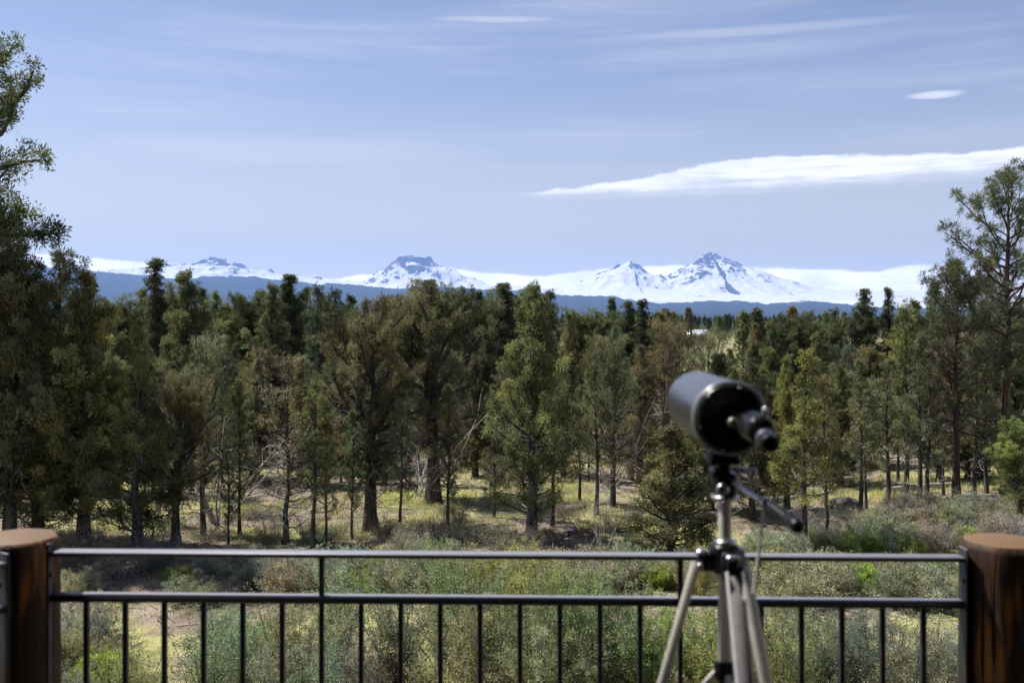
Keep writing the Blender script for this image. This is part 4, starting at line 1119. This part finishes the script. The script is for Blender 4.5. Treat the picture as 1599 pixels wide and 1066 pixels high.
# forested foothills, highest at the left
u = np.arange(-420, 2020, 3.0); rr_ = np.concatenate([np.linspace(9000, 23500, 46), np.linspace(23800, 26500, 8)])
U, RR = np.meshgrid(u, rr_)
HB = interp_px(U, [(-420, 432), (0, 421), (110, 416), (150, 424), (250, 431), (330, 432), (430, 437), (530, 443), (640, 448), (700, 449), (790, 452), (880, 461), (1000, 468), (1150, 470), (1300, 474), (1440, 479), (2020, 482)])
HB = HB + smooth_noise_line(U, 15, 110, 3) + smooth_noise_line(U, 4.0, 14, 4)
prof = np.where(RR < 23500, np.clip((RR - 9500) / 14000, 0, 1) ** 1.25, 1 - (RR - 23500) / 3000 * .6)
Z = HB * RR / F * prof + 28 * fbm(U / 40, RR / 1500, 4, 5) * prof - 3
X = (U - CX) / F * RR
nx, ny = len(u), len(rr_); ii = (np.arange(ny - 1)[:, None] * nx + np.arange(nx - 1)[None])
g = G(); g.add(np.stack([X, RR, Z], -1).reshape(-1, 3), np.stack([ii, ii + 1, ii + nx + 1, ii + nx], -1).reshape(-1, 4))
m, nt, out = new_mat('forested_hill'); k = NT(nt)
geo = k.n('ShaderNodeNewGeometry'); pos = geo.outputs['Position']; sep = k.n('ShaderNodeSeparateXYZ'); k.put(sep.inputs[0], pos)
nz = k.noise(k.scaled(pos, (1, .35, 1.6)), .0016, 6, .65)
xz = k.m('MULTIPLY_ADD', sep.outputs[0], .022, 0)           # snow lies lower towards the right-hand end
lvl = k.m('SUBTRACT', k.m('ADD', sep.outputs[2], k.m('MULTIPLY', k.m('SUBTRACT', nz, .5), 900)), 420)
rgt = k.ramp(sep.outputs[0], 1800, 5200)
lim = k.m('MULTIPLY_ADD', rgt, -930, 950)
sn = k.ramp(k.m('SUBTRACT', lvl, lim), -20, 50)
c = k.mix(k.m('MULTIPLY', sn, .9), k.mix(k.noise(pos, .003, 5), (.022, .03, .022), (.045, .05, .038)), (.62, .64, .66))
bd = k.n('ShaderNodeBsdfDiffuse'); k.put(bd.inputs[0], c); nt.links.new(bd.outputs[0], out.inputs[0])
tag(obj('foothills', g.mesh('foothills', m, True)), kind='structure')

# snowy volcanoes
u = np.arange(-420, 2020, 2.0); rr_ = np.linspace(24500, 33600, 130)
U, RR = np.meshgrid(u, rr_); X = (U - CX) / F * RR
PX = 30000 / F
base = interp_px(U, [(-420, 440), (0, 436), (100, 430), (200, 424), (270, 417), (330, 415), (400, 425), (450, 434), (530, 441), (700, 442), (800, 447), (880, 453), (950, 447), (1050, 449), (1130, 449), (1200, 448), (1300, 463), (1360, 470), (1440, 476), (2020, 482)]) * PX
g1 = np.exp(-((RR - 30500) / 3600) ** 2)
Z = base * (.82 + .18 * g1)
wx = X + 260 * fbm(X / 1500, RR / 1500, 4, 31); wy = RR + 260 * fbm(X / 1500 + 9, RR / 1500, 4, 32)
PEAKS = [  # photo column, top row, half widths left / right in pixels at row 452, exponent, flat top
    (322, 408, 70, 60, 1.0, .25), (340, 405, 110, 110, .85, 0.1), (372, 412, 40, 60, 1.0, .1), (355, 399, 9, 10, 1.0, 0.0), (420, 423, 45, 60, .9, 0), (492, 429, 40, 45, .9, 0),
    (640, 404, 120, 185, .66, .19), (984, 406, 150, 120, .72, 0.0), (1109, 398, 135, 185, .80, 0.02), (1195, 440, 60, 120, 1.0, 0), (1180, 452, 240, 190, 1.1, .1)]
for (pu, py, wl, wr, ex, flat) in PEAKS:
    hp = (HY - py) * PX; hb_ = (HY - 455) * PX
    cx_ = (pu - CX) / F * 30000
    dx = wx - cx_; dy = (wy - 30000) * .8
    wid = np.where(dx < 0, wl, wr) * PX
    th = np.arctan2(dy, dx)
    r_ = np.hypot(dx, dy) / wid
    rid = fbm(th * 1.9 + pu, r_ * .8, 3, int(pu), True)
    r_ = r_ * (1 + .22 * rid * np.clip(r_ * 2, 0, 1))
    sh_ = 1 - np.clip((r_ - flat) / (1 - flat), 0, 4) ** ex
    pk = hb_ + (hp - hb_) * sh_
    Z = np.maximum(Z, pk)
hi = np.clip((Z - 850) / 500, 0, 1)
Z = Z + (110 + 130 * hi) * (fbm(X / 900, RR / 1100, 5, 41, True) - .5) * np.clip((Z - 600) / 500, .15, 1)
Z = np.where(RR > 31000, Z - (RR - 31000) * .06, Z)
Z = Z * np.clip(.55 + (RR - 24500) / 4200 * .45, 0, 1)
nx, ny = len(u), len(rr_); ii = (np.arange(ny - 1)[:, None] * nx + np.arange(nx - 1)[None])
g = G(); g.add(np.stack([X, RR, Z], -1).reshape(-1, 3), np.stack([ii, ii + 1, ii + nx + 1, ii + nx], -1).reshape(-1, 4))
m, nt, out = new_mat('snow_and_rock'); k = NT(nt)
geo = k.n('ShaderNodeNewGeometry'); pos = geo.outputs['Position']; sep = k.n('ShaderNodeSeparateXYZ'); k.put(sep.inputs[0], pos)
nrm = k.n('ShaderNodeSeparateXYZ'); k.put(nrm.inputs[0], geo.outputs['True Normal'])
slope = k.m('SUBTRACT', 1.0, nrm.outputs[2])
nz = k.noise(k.scaled(pos, (1, .6, .5)), .0045, 6, .72); nz2 = k.noise(pos, .0011, 4)
hgt = k.ramp(sep.outputs[2], 1180, 1720)
rk = k.m('ADD', k.m('MULTIPLY', slope, 1.05), k.m('ADD', k.m('MULTIPLY', k.m('SUBTRACT', nz, .5), 1.25), k.m('MULTIPLY', k.m('SUBTRACT', nz2, .5), .9)))
rk = k.ramp(k.m('ADD', rk, k.m('ADD', k.m('MULTIPLY', hgt, .22), k.m('MULTIPLY', k.ramp(sep.outputs[2], 1000, 500), .07))), .285, .345)
low = k.ramp(k.m('ADD', sep.outputs[2], k.m('MULTIPLY', k.m('SUBTRACT', nz, .5), 700)), 760, 620)
c = k.mix(rk, (.64, .65, .665), k.mix(nz2, (.025, .025, .03), (.06, .058, .058)))
c = k.mix(k.m('MULTIPLY', low, .0), c, (.04, .05, .04))
bd = k.n('ShaderNodeBsdfDiffuse'); k.put(bd.inputs[0], c); nt.links.new(bd.outputs[0], out.inputs[0])
tag(obj('snowy_mountains', g.mesh('snowy_mountains', m, False)), kind='structure')

# ------------------------------------------------------------------ haze
g = G(); box(g, (0, 16150, 1009), (60000, 36700, 2022))
m, nt, out = new_mat('haze_air'); k = NT(nt)
pv = k.n('ShaderNodeVolumePrincipled'); pv.inputs['Color'].default_value = (.30, .50, 1.0, 1); pv.inputs['Density'].default_value = 2.9e-5
pv.inputs['Anisotropy'].default_value = .2
nt.links.new(pv.outputs[0], out.inputs['Volume'])
hz = obj('haze', g.mesh('haze', m)); tag(hz, 'pale blue air between the plain and the mountains', 'haze', None, 'stuff')

# ------------------------------------------------------------------ sky
w = bpy.data.worlds.new('World'); sc.world = w; w.use_nodes = True
nt = w.node_tree; nt.nodes.clear(); k = NT(nt)
wo = k.n('ShaderNodeOutputWorld'); bg = k.n('ShaderNodeBackground'); nt.links.new(bg.outputs[0], wo.inputs[0])
sky = k.n('ShaderNodeTexSky', sky_type='NISHITA'); sky.sun_disc = False
sky.sun_elevation = R(SUN_EL); sky.sun_rotation = R(SUN_AZ) % (2 * math.pi); sky.altitude = 1000; sky.air_density = 1.0; sky.dust_density = .6; sky.ozone_density = 1.5
tc = k.n('ShaderNodeTexCoord'); dirv = tc.outputs['Generated']
nm = k.n('ShaderNodeVectorMath', operation='NORMALIZE'); k.put(nm.inputs[0], dirv)
sp_ = k.n('ShaderNodeSeparateXYZ'); k.put(sp_.inputs[0], nm.outputs[0])
az = k.m('ARCTAN2', sp_.outputs[0], sp_.outputs[1]); el = k.m('ARCSINE', sp_.outputs[2])
def a_of(px): return math.atan((px - CX) / F)
def e_of(px, py): return math.atan((HY - py) / F * math.cos(a_of(px)))
comb = k.n('ShaderNodeCombineXYZ'); k.put(comb.inputs[0], az); k.put(comb.inputs[1], el); ae = comb.outputs[0]


def curve(knots):
    """height of a cloud edge as a function of azimuth"""
    fc = k.n('ShaderNodeFloatCurve'); cm = fc.mapping; cm.use_clip = False; cv = cm.curves[0]
    pts = [((a_of(x) + 1) / 2, e_of(x, y) / .5) for x, y in knots]
    while len(cv.points) < len(pts): cv.points.new(.5, .5)
    for p_, (a_, b_) in zip(cv.points, sorted(pts)):
        p_.location = (a_, b_); p_.handle_type = 'VECTOR'
    cm.update()
    k.put(fc.inputs['Value'], k.m('MULTIPLY_ADD', az, .5, .5)); fc.inputs['Factor'].default_value = 1
    return k.m('MULTIPLY', fc.outputs[0], .5)


def edge(val, lim, soft):      # 1 where val > lim
    return k.ramp(k.m('SUBTRACT', val, lim), -soft, soft)


nA = k.m('SUBTRACT', k.noise(k.scaled(ae, (55, 110, 1)), 1.0, 6, .62), .5)
nB = k.m('SUBTRACT', k.noise(k.scaled(ae, (16, 40, 1)), 1.0, 5, .6), .5)
front = k.ramp(sp_.outputs[1], 0, .2)
# long lens-shaped cloud at right
topc = curve([(700, 312), (812, 304), (850, 299), (900, 293), (1000, 279), (1080, 262), (1130, 251), (1200, 245), (1300, 242), (1420, 243), (1500, 239), (1599, 229), (1900, 205)])
botc = curve([(700, 290), (812, 304), (850, 306), (1000, 306), (1100, 304), (1200, 297), (1300, 291), (1400, 285), (1500, 278), (1599, 268), (1900, 240)])
e1_ = k.m('SUBTRACT', 1.0, edge(el, k.m('ADD', topc, k.m('MULTIPLY_ADD', nA, .010, .0)), .0018))
e2_ = edge(el, k.m('ADD', botc, k.m('ADD', k.m('MULTIPLY', nB, .010), k.m('MULTIPLY', nA, .010))), .0065)
nC = k.m('SUBTRACT', k.noise(k.scaled(ae, (9, 150, 2)), 1.0, 6, .6, .3), .5)
lens = k.m('MULTIPLY', k.m('MULTIPLY', e1_, e2_), k.m('MULTIPLY_ADD', k.ramp(k.m('ADD', nC, k.m('MULTIPLY', nB, .6)), -.30, .16), .42, .58))
# bank of low cloud along the mountains
tb = curve([(-600, 395), (60, 396), (120, 399), (170, 405), (260, 412), (330, 416), (440, 432), (520, 434), (600, 425), (690, 417), (760, 425), (850, 431), (900, 424), (1000, 415), (1050, 414), (1150, 416), (1300, 420), (1370, 425), (1400, 416), (1450, 413), (1560, 420), (2200, 410)])
bank = k.m('SUBTRACT', 1.0, edge(el, k.m('ADD', tb, k.m('MULTIPLY', nA, .008)), .0022))
def streak(x, y, rx, ry, soft=1.0):
    a0, e0 = a_of(x), e_of(x, y)
    dx_ = k.m('DIVIDE', k.m('SUBTRACT', az, a0), rx / F); dy_ = k.m('DIVIDE', k.m('SUBTRACT', k.m('ADD', el, k.m('MULTIPLY', nB, .004)), e0), ry / F)
    r2 = k.m('ADD', k.m('MULTIPLY', dx_, dx_), k.m('MULTIPLY', dy_, dy_))
    return k.ramp(r2, 1.0, 1.0 - soft)
small = k.m('MULTIPLY', streak(1460, 148, 46, 7, 1.0), .5)
cir = k.noise(k.scaled(ae, (2.2, 26, 1)), 1.0, 6, .55, .4)
cir2 = k.noise(k.scaled(ae, (5, 80, 3)), 1.0, 5, .6, .3)
veil = k.m('MULTIPLY', k.ramp(cir, .40, .78), .30)
veil = k.m('ADD', veil, k.m('MULTIPLY', k.m('MULTIPLY', k.ramp(cir2, .5, .75), k.ramp(cir, .35, .6)), .22))
for (x, y, rx, ry, s) in ((775, 31, 115, 6, .45), (1190, 47, 260, 9, .35), (1150, 80, 280, 16, .2), (480, 235, 360, 26, .35), (950, 211, 220, 5, .22), (735, 309, 40, 3, .4), (1000, 365, 300, 14, .2), (400, 370, 400, 30, .2)):
    veil = k.m('ADD', veil, k.m('MULTIPLY', streak(x, y, rx, ry, 1.0), s))
veil = k.m('MULTIPLY', k.m('MINIMUM', veil, .8), front)
low_air = k.m('MULTIPLY', k.ramp(el, .26, -.01), .72)
SK = .08
lift = k.m('MULTIPLY', k.ramp(el, .33, 0.0), .25)
col = k.mix(1.0, sky.outputs[0], (1.16, .95, .91), 'MULTIPLY')
col = k.mix(low_air, col, (.52 / SK, .49 / SK, .39 / SK))
col = k.mix(k.m('MULTIPLY', k.ramp(el, .075, .0), .75), col, (.80 / SK, .70 / SK, .44 / SK))
col = k.mix(veil, col, (.46 / SK, .47 / SK, .53 / SK))
hgt_in = k.m('DIVIDE', k.m('SUBTRACT', el, botc), k.m('MAXIMUM', k.m('SUBTRACT', topc, botc), .004))
shade = k.m('ADD', k.ramp(hgt_in, -.1, .9), k.m('ADD', k.m('MULTIPLY', nB, 1.5), k.m('MULTIPLY', nC, 1.3)))
white = k.mix(k.ramp(shade, -.1, .9), (.50 / SK, .51 / SK, .54 / SK), (.80 / SK, .79 / SK, .765 / SK))
bankc = k.mix(k.ramp(nB, -.35, .3), (.80 / SK, .80 / SK, .80 / SK), (1.5 / SK, 1.46 / SK, 1.38 / SK))
mask = k.m('MAXIMUM', k.m('MAXIMUM', lens, bank), small)
mask = k.m('MULTIPLY', mask, front)
mask = k.m('MULTIPLY', mask, k.ramp(el, -.01, 0.0)); white = k.mix(bank, white, bankc)
col = k.mix(mask, col, white)
k.put(bg.inputs[0], col); bg.inputs[1].default_value = SK

sun = bpy.data.lights.new('sun', 'SUN'); sun.energy = 5.0; sun.angle = R(.53); sun.color = (1.0, .955, .88)
so = bpy.data.objects.new('sun', sun); COL.objects.link(so)
dv = Vector((math.sin(R(SUN_AZ)) * math.cos(R(SUN_EL)), math.cos(R(SUN_AZ)) * math.cos(R(SUN_EL)), math.sin(R(SUN_EL))))
so.rotation_euler = dv.to_track_quat('Z', 'Y').to_euler(); so.location = (-40, 40, 60)

# ------------------------------------------------------------------ camera
cam = bpy.data.cameras.new('camera'); co = bpy.data.objects.new('camera', cam); COL.objects.link(co); sc.camera = co
co.location = (0, 0, H); co.rotation_euler = (R(90), 0, 0)
cam.sensor_width = 36; cam.lens = 36 * F / 1599; cam.shift_y = (HY - 533) / 1599
cam.clip_start = .05; cam.clip_end = 120000
cam.dof.use_dof = True; cam.dof.focus_distance = 26; cam.dof.aperture_fstop = 4.0
